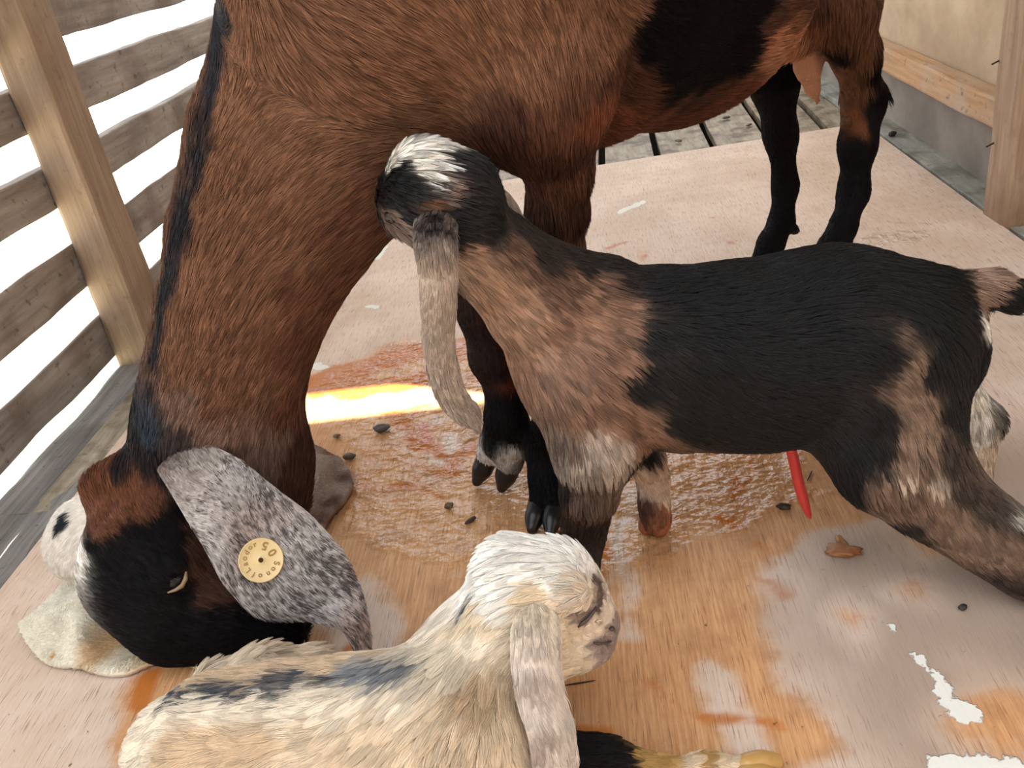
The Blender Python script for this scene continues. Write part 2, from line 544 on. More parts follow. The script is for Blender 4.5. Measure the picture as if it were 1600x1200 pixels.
def leaf(name, U, L, bulge, mat, parent, thick=0.003, nu=40, nv=12, label=None, colfn=None, curl=0.0):
    """An ear: a curved leaf lofted between two edges, with real thickness."""
    U = spline(U, nu); L = spline(L, nu)
    V = []
    tang = unit(np.gradient((U + L) / 2, axis=0))
    rows = []
    for i in range(nu):
        ac = unit(L[i] - U[i]); nn = unit(np.cross(tang[i], ac))
        if nn @ (CAM - U[i]) < 0: nn = -nn
        wd = np.linalg.norm(L[i] - U[i])
        row = []
        for j in range(nv):
            t = j / (nv - 1)
            row.append(U[i] + (L[i] - U[i]) * t + nn * (bulge * wd * 4 * t * (1 - t)))
        rows.append((row, nn))
    top = np.array([r[0] for r in rows])
    nrm = np.array([[r[1]] * nv for r in rows])
    prof = thick * (0.25 + 0.75 * np.sqrt(np.clip(4 * np.linspace(0, 1, nv) * (1 - np.linspace(0, 1, nv)), 0, 1)))
    front = top + nrm * (prof / 2)[None, :, None]
    back = top - nrm * (prof / 2)[None, :, None]
    V = np.concatenate([front.reshape(-1, 3), back.reshape(-1, 3)])
    Fc = []
    o = nu * nv
    for i in range(nu - 1):
        for j in range(nv - 1):
            a, b, c, d = i * nv + j, i * nv + j + 1, (i + 1) * nv + j + 1, (i + 1) * nv + j
            Fc.append((a, d, c, b)); Fc.append((o + a, o + b, o + c, o + d))
    for i in range(nu - 1):
        a, d = i * nv, (i + 1) * nv; Fc.append((a, o + a, o + d, d))
        a, d = i * nv + nv - 1, (i + 1) * nv + nv - 1; Fc.append((a, d, o + d, o + a))
    for j in range(nv - 1):
        Fc.append((j, j + 1, o + j + 1, o + j)); k = (nu - 1) * nv + j; Fc.append((k, o + k, o + k + 1, k + 1))
    V[:, 2] = np.maximum(V[:, 2], 0.002)
    Fc = np.array(Fc)
    me = mesh(name, V, Fc)
    import bmesh
    bm = bmesh.new(); bm.from_mesh(me); bmesh.ops.recalc_face_normals(bm, faces=bm.faces); bm.to_mesh(me); bm.free()
    Fq = np.array([list(p.vertices) for p in me.polygons])
    tri = np.concatenate([Fq[:, [0, 1, 2]], Fq[:, [0, 2, 3]]])
    fn = np.cross(V[tri[:, 1]] - V[tri[:, 0]], V[tri[:, 2]] - V[tri[:, 0]])
    N = np.zeros_like(V)
    for j in range(3): np.add.at(N, tri[:, j], fn)
    # the two faces of the leaf point away from each other
    half = nu * nv
    outw = np.concatenate([V[:half] - V[half:], V[half:] - V[:half]])
    sg = np.sign(np.sum(N * outw, 1)); sg[sg == 0] = 1
    N = N * sg[:, None]
    if colfn is not None: set_attr(me, 'coat', colfn(V))
    ob = link(name, me, mat, parent, label)
    mid = (U + L) / 2
    def flow(P):
        d = np.linalg.norm(P[:, None] - mid[None], axis=2)
        return tang[np.argmin(d, 1)]
    return ob, V, tri, unit(N), flow

# ================================================================== THE SHED
def poly_sd(P, poly):
    """signed distance (negative inside) from 2D points to a polygon."""
    poly = np.asarray(poly, float); n = len(poly)
    d = np.full(len(P), 1e9); s = np.ones(len(P), bool)
    ins = np.zeros(len(P), bool)
    for i in range(n):
        a, b = poly[i], poly[(i + 1) % n]
        ab = b - a
        t = np.clip(((P - a) @ ab) / (ab @ ab), 0, 1)
        d = np.minimum(d, np.linalg.norm(P - a - t[:, None] * ab, axis=1))
        cnd = ((a[1] > P[:, 1]) != (b[1] > P[:, 1]))
        xi = a[0] + (P[:, 1] - a[1]) / (b[1] - a[1] + 1e-12) * ab[0]
        ins ^= cnd & (P[:, 0] < xi)
    return np.where(ins, -d, d)

def gpoly(pix):
    return np.array([G(*p)[:2] for p in pix])

def stroke_sd(P, pix, r):
    Q = gpoly(pix); d = np.full(len(P), 1e9)
    for a, b in zip(Q[:-1], Q[1:]):
        ab = b - a; t = np.clip(((P - a) @ ab) / max(ab @ ab, 1e-12), 0, 1)
        d = np.minimum(d, np.linalg.norm(P - a - t[:, None] * ab, axis=1))
    return d - r

def build_board():
    """The plywood sheet the goats stand on; its stains are fields on the mesh."""
    x0, x1, y0, y1 = -0.637, 0.604, -0.46, 1.985
    xs = np.linspace(x0, x1, 330); ys = np.linspace(y0, y1, 560)
    X, Y = np.meshgrid(xs, ys, indexing='ij')
    # far edge is slightly skewed: nearer at the left
    t = (Y - y0) / (y1 - y0)
    Y = Y - t * (x1 - X) / (x1 - x0) * 0.075
    nx, ny = X.shape
    P = np.stack([X.ravel(), Y.ravel()], 1)
    Vt = np.stack([X.ravel(), Y.ravel(), np.zeros(X.size)], 1)
    I = np.arange(nx * ny).reshape(nx, ny)
    Fc = np.stack([I[:-1, :-1].ravel(), I[1:, :-1].ravel(), I[1:, 1:].ravel(), I[:-1, 1:].ravel()], 1)
    # rim down to the underside
    rim = np.concatenate([I[:, 0], I[-1, 1:], I[::-1, -1][1:], I[0, ::-1][1:-1]])
    Vb = Vt[rim].copy(); Vb[:, 2] = -0.012
    o = len(Vt)
    m = len(rim); k = np.arange(m)
    side = np.stack([rim, o + k, o + (k + 1) % m, rim[(k + 1) % m]], 1)
    V = np.concatenate([Vt, Vb]); Fa = np.concatenate([Fc, side])
    me = mesh('plywood_board', V, Fa, smooth=False)
    P = V[:, :2]
    P3 = V.copy()
    wig = np.stack([noise(P3, 9, 1), noise(P3, 9, 2)], 1) * 0.022 + np.stack([noise(P3, 30, 3), noise(P3, 30, 4)], 1) * 0.008
    Q = P + wig
    ochre = -poly_sd(Q, gpoly([(380, 560), (500, 590), (640, 520), (760, 545), (1000, 560), (1290, 640), (1340, 790), (1240, 860), (1230, 960), (1260, 1030), (1350, 1080), (1372, 1130), (1270, 1210), (900, 1400), (350, 1400), (160, 1200), (190, 1090), (240, 1050), (430, 985), (470, 850), (440, 700)]))
    for pix, r in (([(1350, 955), (1375, 965)], 0.010), ([(1455, 925), (1470, 935)], 0.008), ([(1240, 1000), (1250, 1020)], 0.005), ([(1130, 375), (1136, 382)], 0.004), ([(1000, 390), (1015, 400)], 0.010), ([(1250, 330), (1420, 350)], -0.002), ([(1480, 850), (1400, 800)], 0.02), ([(1580, 1100), (1600, 1090)], 0.03)):
        ochre = np.maximum(ochre, -stroke_sd(Q, pix, r))
    for pix, r in (([(1190, 1160), (1140, 1050)], 0.012), ([(610, 690), (700, 650)], 0.0), ([(580, 1000), (560, 950)], 0.03), ([(1010, 740), (960, 980)], 0.0), ([(700, 690), (690, 720)], 0.012)):
        ochre = np.minimum(ochre, np.maximum(stroke_sd(Q, pix, r), -0.05))
    deep = np.full(len(P), -1.0)
    for pix, r in (([(500, 605), (600, 565), (650, 545), (760, 530)], 0.03), ([(520, 600), (640, 600), (690, 570)], 0.022), ([(600, 650), (640, 700), (700, 720)], 0.010), ([(560, 750), (640, 765), (700, 785)], 0.004),
                   ([(740, 700), (700, 740)], 0.012), ([(250, 1060), (225, 1100)], 0.010), ([(560, 1000), (540, 1040)], 0.012), ([(860, 835), (960, 860)], 0.012),
                   ([(1160, 700), (1165, 740)], 0.004), ([(1095, 740), (1105, 790)], 0.004), ([(1230, 900), (1250, 925)], 0.005), ([(1120, 1130), (1170, 1110), (1240, 1095)], 0.006), ([(1150, 780), (1180, 790)], 0.006),
                   ([(860, 1165), (960, 1180)], 0.012), ([(1170, 760), (1150, 740)], 0.004), ([(590, 655), (620, 648), (660, 640)], 0.002), ([(700, 785), (740, 800), (790, 806)], 0.001), ([(600, 720), (680, 745), (720, 742)], 0.004), ([(540, 745), (600, 770)], 0.002), ([(1060, 790), (1100, 800), (1190, 775)], 0.001), ([(1210, 820), (1240, 850)], 0.001), ([(1010, 1060), (1100, 1130)], 0.001)):
        deep = np.maximum(deep, -stroke_sd(Q, pix, r))
    red = np.full(len(P), -1.0)
    for pix, r in (([(945, 390), (975, 378)], 0.006), ([(990, 372), (994, 372)], 0.003), ([(1105, 340), (1108, 340)], 0.004), ([(1135, 378), (1137, 380)], 0.006), ([(655, 670), (665, 690)], 0.008), ([(1350, 960), (1380, 968)], 0.003),
                   ([(1440, 350), (1450, 352)], 0.005), ([(1590, 700), (1610, 705)], 0.003), ([(640, 655), (650, 640)], 0.004), ([(1010, 395), (1012, 398)], 0.004)):
        red = np.maximum(red, -stroke_sd(P + wig * 0.4, pix, r))
    white = np.full(len(P), -1.0)
    for pix, r in (([(1480, 1050), (1495, 1085), (1520, 1110)], 0.006), ([(1505, 1085), (1535, 1105)], 0.007), ([(1495, 1190), (1560, 1185), (1620, 1195)], 0.012), ([(1480, 1200), (1510, 1175)], 0.008),
                   ([(968, 332), (1005, 315)], 0.009), ([(570, 483), (582, 484)], 0.006), ([(590, 400), (600, 385)], 0.014), ([(498, 574), (512, 574)], 0.009), ([(1415, 985), (1420, 990)], 0.003), ([(1455, 1020), (1460, 1030)], 0.003),
                   ([(560, 405), (545, 400)], 0.008)):
        white = np.maximum(white, -stroke_sd(P + wig * 0.5, pix, r))
    wet = -poly_sd(Q, gpoly([(460, 620), (640, 520), (770, 530), (1000, 650), (1270, 690), (1290, 760), (1130, 830), (1000, 900), (760, 900), (600, 880), (520, 830), (540, 740)]))
    for pix, r in (([(1350, 375), (1410, 370)], 0.03), ([(860, 1180), (1150, 1195)], 0.008), ([(1000, 830), (1050, 850)], 0.02), ([(940, 770), (1030, 800)], 0.02)):
        wet = np.maximum(wet, -stroke_sd(Q, pix, r))
    grey = np.minimum(-poly_sd(Q, gpoly([(1230, 860), (1500, 700), (1750, 640), (1900, 1500), (1200, 1500), (1380, 1150), (1230, 980)])), -ochre * 2)  # dry grey tone, also darkening the right side where light falls too bright
    for nm, a in (('grey', grey), ('ochre', ochre), ('deep', deep), ('red', red), ('white', white), ('wet', wet)):
        set_float(me, nm, a)
    m_, nt, b = new_mat('stained_plywood')
    N, L = nt.nodes, nt.links
    tc = N.new('ShaderNodeTexCoord')
    def nz(scale, detail=5, stretch=None, rough=0.6):
        n = N.new('ShaderNodeTexNoise'); n.inputs['Scale'].default_value = scale; n.inputs['Detail'].default_value = detail; n.inputs['Roughness'].default_value = rough
        if stretch:
            mp = N.new('ShaderNodeMapping'); mp.inputs['Scale'].default_value = stretch
            L.new(tc.outputs['Object'], mp.inputs['Vector']); L.new(mp.outputs[0], n.inputs['Vector'])
        else: L.new(tc.outputs['Object'], n.inputs['Vector'])
        return n.outputs['Fac']
    def math_(op, a, b_=None, c=None):
        n = N.new('ShaderNodeMath'); n.operation = op
        for i, x in enumerate((a, b_, c)):
            if x is None: continue
            if isinstance(x, (int, float)): n.inputs[i].default_value = x
            else: L.new(x, n.inputs[i])
        return n.outputs[0]
    def ramp(v, lo, hi, a=0.0, b_=1.0):
        n = N.new('ShaderNodeMapRange'); n.interpolation_type = 'SMOOTHSTEP'
        L.new(v, n.inputs[0]); n.inputs[1].default_value = lo; n.inputs[2].default_value = hi; n.inputs[3].default_value = a; n.inputs[4].default_value = b_
        return n.outputs[0]
    def field(nm, lo, hi, amp, nzv):
        a = N.new('ShaderNodeAttribute'); a.attribute_name = nm
        v = math_('MULTIPLY_ADD', math_('SUBTRACT', nzv, 0.5), amp, a.outputs['Fac'])
        return ramp(v, lo, hi)
    def mixc(f, a, b_, mode='MIX'):
        n = N.new('ShaderNodeMix'); n.data_type = 'RGBA'; n.blend_type = mode
        if isinstance(f, (int, float)): n.inputs[0].default_value = f
        else: L.new(f, n.inputs[0])
        for i, x in ((6, a), (7, b_)):
            if isinstance(x, tuple): n.inputs[i].default_value = (*lin(x), 1)
            else: L.new(x, n.inputs[i])
        return n.outputs[2]
    grain = nz(7, 6, (60, 2.2, 1), 0.7)
    fine = nz(120, 4)
    mid = nz(22, 6)
    big = nz(5, 4)
    streak = nz(5, 4, (220, 7, 1), 0.5)
    pale = mixc(ramp(big, 0.35, 0.65), (226, 207, 194), (208, 186, 168))
    pale = mixc(math_('MULTIPLY', ramp(nz(16, 7, (1, 0.35, 1), 0.75), 0.50, 0.68), 0.45), pale, (184, 154, 132))
    pale = mixc(math_('MULTIPLY', ramp(grain, 0.35, 0.75), 0.5), pale, (198, 166, 142))
    och = mixc(ramp(grain, 0.3, 0.7), (222, 172, 124), (190, 136, 92))
    och = mixc(math_('MULTIPLY', ramp(mid, 0.45, 0.7), 0.55), och, (170, 122, 84))
    base = mixc(field('ochre', -0.006, 0.014, 0.05, mid), pale, och)
    base = mixc(math_('MULTIPLY', field('deep', -0.004, 0.006, 0.02, mid), 0.85), base, (188, 104, 14))
    base = mixc(math_('MULTIPLY', field('red', -0.003, 0.006, 0.016, mid), 0.65), base, (186, 70, 52))
    base = mixc(math_('MULTIPLY', ramp(streak, 0.58, 0.66), 0.65), base, (120, 82, 58))
    base = mixc(math_('MULTIPLY', ramp(fine, 0.68, 0.73), 0.8), base, (70, 50, 40))
    base = mixc(math_('MULTIPLY', field('grey', -0.05, 0.06, 0.06, big), 0.85), base, (160, 140, 126))
    wh = field('white', -0.0005, 0.001, 0.022, nz(60, 6))
    base = mixc(wh, base, (232, 232, 226))
    L.new(base, b.inputs['Base Color'])
    wetf = field('wet', -0.01, 0.02, 0.05, mid)
    rg = math_('MULTIPLY_ADD', wetf, -0.44, 0.55)
    L.new(rg, b.inputs['Roughness'])
    b.inputs['Specular IOR Level'].default_value = 0.38
    ripple = math_('MULTIPLY_ADD', nz(34, 2, None, 0.5), 1.0, math_('MULTIPLY', nz(120, 2, None, 0.5), 0.35))
    hgt = math_('MULTIPLY', ramp(ripple, 0.45, 0.95), wetf)
    hgt = math_('MULTIPLY_ADD', grain, 0.18, math_('MULTIPLY_ADD', wh, 0.8, math_('MULTIPLY', hgt, 1.6)))
    bp = N.new('ShaderNodeBump'); bp.inputs['Strength'].default_value = 0.8; bp.inputs['Distance'].default_value = 0.0024
    L.new(hgt, bp.inputs['Height']); L.new(bp.outputs['Normal'], b.inputs['Normal'])
    ob = link('plywood_board', me, m_)
    tag(ob, 'pale stained plywood sheet laid over the slatted floor under all three goats', 'board')
    return ob

build_board()

# slatted floor below the sheet (planks run away from the camera, turned a few degrees)
def floor_planks():
    V, Fc = [], []
    vp = unit(np.array([0.045, 1.0]))
    sidev = np.array([vp[1], -vp[0]])
    pitch = 0.1235; gap = 0.016
    g0 = G(1022, 220, -0.013)[:2]
    o0 = g0 @ sidev
    for k in range(-10, 14):
        a = o0 + k * pitch + gap / 2; b_ = a + pitch - gap
        n = 24
        zj = float(noise(np.array([[k * 1.37, 0.2, 0.3]]), 1, 5)[0]) * 0.002
        for i in range(n + 1):
            y = -0.7 + 3.9 * i / n
            for (s, z) in ((a, -0.034), (a, -0.014), (b_, -0.014), (b_, -0.034)):
                wob = float(noise(np.array([[s * 9, y * 5, 0]]), 1, 9)[0]) * 0.0025
                p = vp * y + sidev * (s + wob)
                V.append((p[0], p[1], z + zj * (z > -0.02) - 0.0005))
        o = len(V) - 4 * (n + 1)
        for i in range(n):
            for j in range(4):
                Fc.append((o + i * 4 + j, o + i * 4 + (j + 1) % 4, o + (i + 1) * 4 + (j + 1) % 4, o + (i + 1) * 4 + j))
        Fc.append((o + 3, o + 2, o + 1, o)); Fc.append((o + 4 * n, o + 4 * n + 1, o + 4 * n + 2, o + 4 * n + 3))
    me = mesh('floor', V, Fc, smooth=False)
    import bmesh
    bm = bmesh.new(); bm.from_mesh(me)
    bmesh.ops.recalc_face_normals(bm, faces=bm.faces)
    # keep the planks inside the pen
    geom = bm.verts[:] + bm.edges[:] + bm.faces[:]
    bmesh.ops.bisect_plane(bm, geom=geom, plane_co=(-0.70, 0, 0), plane_no=(-1, 0, 0), clear_outer=True)
    geom = bm.verts[:] + bm.edges[:] + bm.faces[:]
    bmesh.ops.bisect_plane(bm, geom=geom, plane_co=(1.2, 0, 0), plane_no=(1, 0, 0), clear_outer=True)
    bm.to_mesh(me); bm.free()
    o = link('floor', me, M_FLOORP)
    tag(o, kind='structure')
floor_planks()

def slab(name, lo, hi, mat, kind='structure'):
    x0, y0, z0 = lo; x1, y1, z1 = hi
    V = [(x0, y0, z0), (x1, y0, z0), (x1, y1, z0), (x0, y1, z0), (x0, y0, z1), (x1, y0, z1), (x1, y1, z1), (x0, y1, z1)]
    Fc = [(0, 3, 2, 1), (4, 5, 6, 7), (0, 1, 5, 4), (1, 2, 6, 5), (2, 3, 7, 6), (3, 0, 4, 7)]
    o = link(name, mesh(name, V, Fc, False), mat)
    if kind: tag(o, kind=kind)
    return o

slab('floor_light_block', (-0.72, -0.7, -0.14), (1.2, 3.2, -0.10), plain('dark_gap_shade', (40, 34, 28), 0.9))  # added dark slab blocking light, so the plank gaps read as shade
slab('ground', (-8, -6, -0.62), (8, 9, -0.55), M_EARTH)
# right wall: a tan plywood panel above, a grey panel below and behind the rail
slab('wall_right', (0.664, 1.3, 0.118), (0.676, 3.2, 2.0), M_PLYUP)
slab('wall_right_lower', (0.662, 1.3, -0.013), (0.676, 3.2, 0.118), M_PLYLO)
plank('trim_1', 0.612, 0.70, -0.5, 3.2, -0.0135, -0.001, M_LEDGE, None, 1, seed=4, rough=0.001)['kind'] = 'structure'
slab('wall_back', (-0.9, 3.2, -0.2), (1.3, 3.24, 0.35), M_PLYLO)  # unseen back wall, kept low to admit light from behind
slab('floor_light_block_far', (-0.72, 3.19, -0.9), (1.2, 3.2, -0.10), plain('dark_gap_shade_far', (40, 34, 28), 0.9))  # unseen dark skirt added to keep light from under the planks

slab('wall_light_block_front', (-1.2, -1.24, -0.5), (1.6, -1.20, 1.7), M_PLYLO)  # unseen wall added behind the camera to cut frontal light
slab('wall_light_block_right', (1.2, -1.2, -0.2), (1.24, 3.2, 1.95), M_PLYLO)  # unseen wall added to block light from the right
# unseen roof with an added slot, placed to let one short sun bar through
zr = 2.0
def roof():
    c = np.array([G(560, 612), G(790, 590)])
    lo = np.array([-0.47, 0.955]); hi = np.array([-0.085, 1.03])
    sh = SUN_DIR[:2] / SUN_DIR[2] * zr
    a, b_ = lo + sh, hi + sh
    x0, x1, y0, y1 = -1.45, 1.6, 0.28, 3.3
    rects = [(x0, y0, x1, a[1]), (x0, b_[1], x1, y1), (x0, a[1], a[0], b_[1]), (b_[0], a[1], x1, b_[1])]
    V, Fc = [], []
    for (p, q, r, s) in rects:
        o = len(V)
        V += [(p, q, zr), (r, q, zr), (r, s, zr), (p, s, zr), (p, q, zr + .01), (r, q, zr + .01), (r, s, zr + .01), (p, s, zr + .01)]
        Fc += [tuple(o + i for i in f) for f in [(0, 3, 2, 1), (4, 5, 6, 7), (0, 1, 5, 4), (1, 2, 6, 5), (2, 3, 7, 6), (3, 0, 4, 7)]]
    o = link('ceiling', mesh('ceiling', V, Fc, False), M_ROOF)
    tag(o, kind='structure')
roof()

# slat fence on the left
fence = empty('slat_fence', (-0.79, 1.26, -0.015), 'weathered grey horizontal slat fence with daylight through its gaps on the left', 'fence')
for i, (z0, z1) in enumerate([(0.004, 0.071), (0.119, 0.190), (0.243, 0.301), (0.347, 0.411), (0.455, 0.575), (0.62, 0.70), (0.75, 0.82)]):
    plank('slat', -0.785, -0.762, 0.2, 3.2, z0, z1, M_SLAT, fence, 1, seed=i * 7 + 2, rough=0.0022, step=0.015, warp=0.0)
plank('post', -0.762, -0.700, 1.232, 1.322, -0.016, 1.98, M_POST, fence, 2, seed=31, rough=0.003, step=0.02)
plank('sill_beam', -0.765, -0.645, 0.84, 3.2, -0.10, -0.0155, M_SILL, fence, 1, seed=41, rough=0.003, step=0.02, label='grey cracked timber sill at the foot of the fence')
plank('sill_beam', -0.80, -0.650, 0.1, 0.835, -0.10, -0.010, M_SILL, fence, 1, seed=47, rough=0.007, step=0.02, label='split rough end of the grey sill')

frame = empty('wall_timbering', (0.62, 1.34, -0.013), 'tan timber post and horizontal rail fixed to the plywood wall at right', 'timber frame')
plank('post', 0.602, 0.680, 1.295, 1.372, -0.013, 1.98, M_POSTR, frame, 2, seed=51, rough=0.002)
plank('rail', 0.626, 0.664, 1.372, 3.2, 0.112, 0.158, M_RAIL, frame, 1, seed=61, rough=0.002)
for (px, py) in ((1561, 93), (1552, 222)):
    p = PLX(px, py, 0.602)
    tube('nail', [p + [0.004, 0, 0], p + [-0.012, -0.006, -0.004]], 0.0012, M_NAIL, frame, 6)

# ================================================================== MOTHER GOAT
MF = np.array([-0.10, 0.73]); MH = np.array([0.32, 1.24])
md = (MH - MF) / np.linalg.norm(MH - MF); mn = np.array([md[1], -md[0]])
def W(s, off, z):
    p = MF + md * s + mn * off
    return np.array([p[0], p[1], z])
def MP(px, py, off=0.0):
    v = ray(px, py); t = ((MF + mn * off) @ mn) / (v[:2] @ mn)
    return CAM + v * t

BROWN = (110, 79, 62); RUST = (110, 70, 52); DBROWN = (72, 48, 40); BLACK = (15, 13, 15); PINK = (186, 134, 108); GREYW = (190, 184, 182); WHITE = (236, 230, 222)

goat = empty('goat', (W(0.33, 0, 0)[0], W(0.33, 0, 0)[1], 0), 'large brown doe with black belly patch, head lowered, wearing an ear tag', 'goat')
mb = Body(0.03)
n3 = np.array([mn[0], mn[1], 0])
mb.chain([(W(0.00, 0, 0.52), 0.135), (W(0.16, 0, 0.495), 0.166), (W(0.31, 0, 0.485), 0.176), (W(0.47, 0, 0.55), 0.145), (W(0.66, 0, 0.59), 0.115)], 1, squash=(n3, 0.88))
mb.chain([(W(-0.05, 0, 0.50), 0.105), (W(0.06, 0, 0.46), 0.105)], 1, squash=(n3, 0.85))
# neck, from the withers down to the poll
neck = [S(C(640, -20, 0.71), 225), S(C(560, 110, 0.71), 195), S(C(470, 260, 0.725), 156), S(C(408, 400, 0.75), 121), S(C(364, 540, 0.775), 104), S(C(334, 640, 0.79), 99)]
mb.chain(neck, -1, k=0.04)
mb.chain([S(C(330, 640, 0.79), 99), S(C(268, 750, 0.80), 80)], -1)
mb.chain([S(C(378, 630, 0.80), 82), S(C(405, 725, 0.81), 70), S(C(420, 785, 0.81), 58)], -1)
# head
mb.chain([S(C(228, 800, 0.80), 72), S(C(245, 880, 0.79), 98), S(C(300, 925, 0.785), 92)], -1, k=0.02)
mb.chain([S(C(245, 880, 0.79), 108), S(C(300, 928, 0.782), 104), S(C(375, 950, 0.775), 80), S(C(432, 965, 0.77), 52)], -1, k=0.02)
mb.chain([S(C(350, 880, 0.80), 70), S(C(420, 930, 0.79), 50)], -1, k=0.02)
mb.ball(S(C(172, 768, 0.785), 42), k=0.012)
mb.ball(S(C(206, 752, 0.785), 42), k=0.014)
mb.ball(S(C(272, 895, 0.728), 30), k=0.015)
mb.ball(S(C(452, 985, 0.755), 30), k=0.012)
# shoulders and forelegs
mb.chain([(W(0.0, 0.075, 0.52), 0.075), (W(0.02, 0.075, 0.41), 0.058), S(MP(872, 255, 0.07), 48)], 1, k=0.03)
L2 = [S(MP(872, 255, 0.07), 48), S(MP(871, 320, 0.06), 42), S(MP(871, 390, 0.055), 35), S(MP(866, 480, 0.05), 32), S(MP(862, 560, 0.05), 32), S(MP(858, 620, 0.05), 25), S(G(856, 700, 0.055), 30), S(G(852, 745, 0.035), 28)]
mb.chain(L2, 1, k=0.015)
mb.chain([(W(0.0, -0.07, 0.50), 0.075), (W(0.0, -0.07, 0.40), 0.052), S(G(722, 380, 0.27), 38)], 1, k=0.03)
L1 = [S(G(722, 380, 0.27), 40), S(G(745, 480, 0.205), 31), S(G(765, 560, 0.15), 29), S(G(787, 615, 0.11), 25), S(G(790, 655, 0.085), 30), S(G(786, 690, 0.06), 34)]
mb.chain(L1, 1, k=0.014)
mb.chain([S(G(772, 680, 0.06), 22), S(G(762, 712, 0.035), 20)], 1, k=0.008)
mb.chain([S(G(798, 680, 0.06), 22), S(G(797, 722, 0.035), 23)], 1, k=0.008)
mb.chain([S(G(846, 735, 0.042), 18), S(G(840, 785, 0.022), 15)], 1, k=0.006)
mb.chain([S(G(868, 735, 0.042), 18), S(G(865, 788, 0.022), 15)], 1, k=0.006)
mb.chain([S(G(800, 640, 0.085), 14), S(G(820, 655, 0.075), 7)], 1, k=0.01)
# hind quarters
mb.chain([(W(0.60, 0.06, 0.52), 0.120), S(MP(1318, 0, 0.10), 50), S(MP(1333, 80, 0.10), 32), S(MP(1350, 160, 0.10), 29), S(MP(1340, 225, 0.10), 25), S(MP(1334, 300, 0.10), 20), S(MP(1318, 355, 0.10), 19)], 1, k=0.02)
mb.chain([S(MP(1318, 350, 0.10), 21), S(MP(1302, 390, 0.10), 24), S(MP(1286, 430, 0.10), 24)], 1, k=0.01)
mb.ball(S(MP(1372, 162, 0.10), 13), k=0.015)
mb.chain([S(MP(1290, -30, 0.09), 45), S(MP(1316, 60, 0.10), 28)], 1, k=0.02)
mb.ball(S(MP(1322, 190, 0.10), 12), k=0.012)
mb.chain([(W(0.58, -0.06, 0.50), 0.10), S(MP(1200, 60, -0.06), 44), S(MP(1210, 130, -0.06), 34), S(MP(1220, 210, -0.06), 23), S(MP(1227, 290, -0.06), 17), S(MP(1221, 345, -0.06), 19)], 1, k=0.02)
mb.chain([S(MP(1221, 345, -0.06), 19), S(MP(1205, 380, -0.06), 20), S(MP(1195, 400, -0.06), 19)], 1, k=0.01)
mb.chain([S(MP(1226, 350, -0.06), 14), S(MP(1243, 360, -0.06), 8)], 1, k=0.01)
# udder and teat
mb.chain([(W(0.52, 0.03, 0.42), 0.07), S(MP(1240, 10, 0.06), 54), S(MP(1238, 46, 0.06), 38)], 1, k=0.02)
mb.chain([S(MP(1260, 60, 0.06), 24), S(MP(1262, 105, 0.06), 20), S(MP(1270, 138, 0.06), 12), S(MP(1278, 160, 0.06), 6)], 1, k=0.008)
mb.chain([S(MP(1228, 46, 0.05), 36), S(MP(1196, 44, 0.03), 36), S(MP(1150, 20, 0.0), 60)], 1, k=0.02)
# tail stub
mb.chain([(W(0.75, 0, 0.62), 0.03), (W(0.82, 0, 0.60), 0.018)], 1, k=0.03)
mb.rest_x = -0.24      # the head lies on the towel
mb.build(0.0052)
bvh = BVHTree.FromPolygons(mb.V.tolist(), mb.F.tolist())
pt = Paint(bvh, power=6, jitter=0.009, jscale=40)
pt.at(BROWN, (600, 50), (700, 80), (800, 60), (850, 100), (700, 150), (560, 200), (480, 300), (420, 420), (400, 520), (380, 620), (340, 600), (300, 560), (520, 60), (600, 200), (330, 480), (430, 200), (930, 60), (960, 20), (420, 80), (360, 380), (330, 650))
pt.at((96, 64, 50), (640, 300), (560, 330), (520, 400), (480, 480), (450, 560), (450, 650), (620, 260), (720, 240))
pt.at(DBROWN, (760, 250), (780, 200), (830, 250), (840, 300), (470, 740), (480, 780), (905, 330), (900, 250))
pt.at((56, 38, 32), (855, 370), (840, 340), (790, 240), (770, 265), (610, 300), (600, 330))
pt.at((92, 62, 48), (880, 300), (870, 200), (900, 380), (890, 150))
pt.at((104, 62, 46), (960, 190), (1010, 194), (940, 160), (1060, 186), (1105, 170), (1140, 145))
pt.at((74, 48, 38), (1000, 140), (950, 110), (1050, 168), (990, 100), (1090, 155))
pt.at((80, 54, 44), (1215, 20), (1240, 15), (1200, 30), (1260, 20), (1250, 5), (1280, 20), (1225, 35), (1270, 5))
pt.at(BLACK, (1180, 45), (1195, 5), (1170, 70), (1165, 30))
pt.at(BLACK, (1100, 20), (1060, 60), (1150, 60), (1050, 0), (1120, 100), (1180, 20), (1080, 110), (1190, 10), (1140, 0), (1030, 30), (1040, 110), (1060, 135), (1100, 130), (1150, 95), (1020, 80))
pt.at((166, 112, 84), (1200, 68), (1225, 66), (1240, 60), (1215, 50), (1250, 50))
pt.at(PINK, (1262, 100), (1265, 120), (1275, 150), (1255, 90), w=0.8)
pt.at((120, 78, 58), (1262, 40), (1240, 40), (1270, 60))
pt.at((88, 56, 42), (1230, 10), (1270, 10))
pt.at((98, 66, 48), (1320, 50), (1345, 20), (1320, 10), (1335, 100), (1350, 60), (1340, 140))
pt.at(BLACK, (1302, 120), (1310, 200), (1375, 160), (1365, 110), (1330, 240), (1340, 300), (1320, 350), (1370, 200), (1300, 390), (1305, 90), (1200, 120), (1215, 200), (1225, 260), (1230, 300), (1240, 160), (1215, 350), (1200, 390), (1240, 358))
pt.at((104, 62, 40), (1340, 180), (1345, 200), w=0.6)
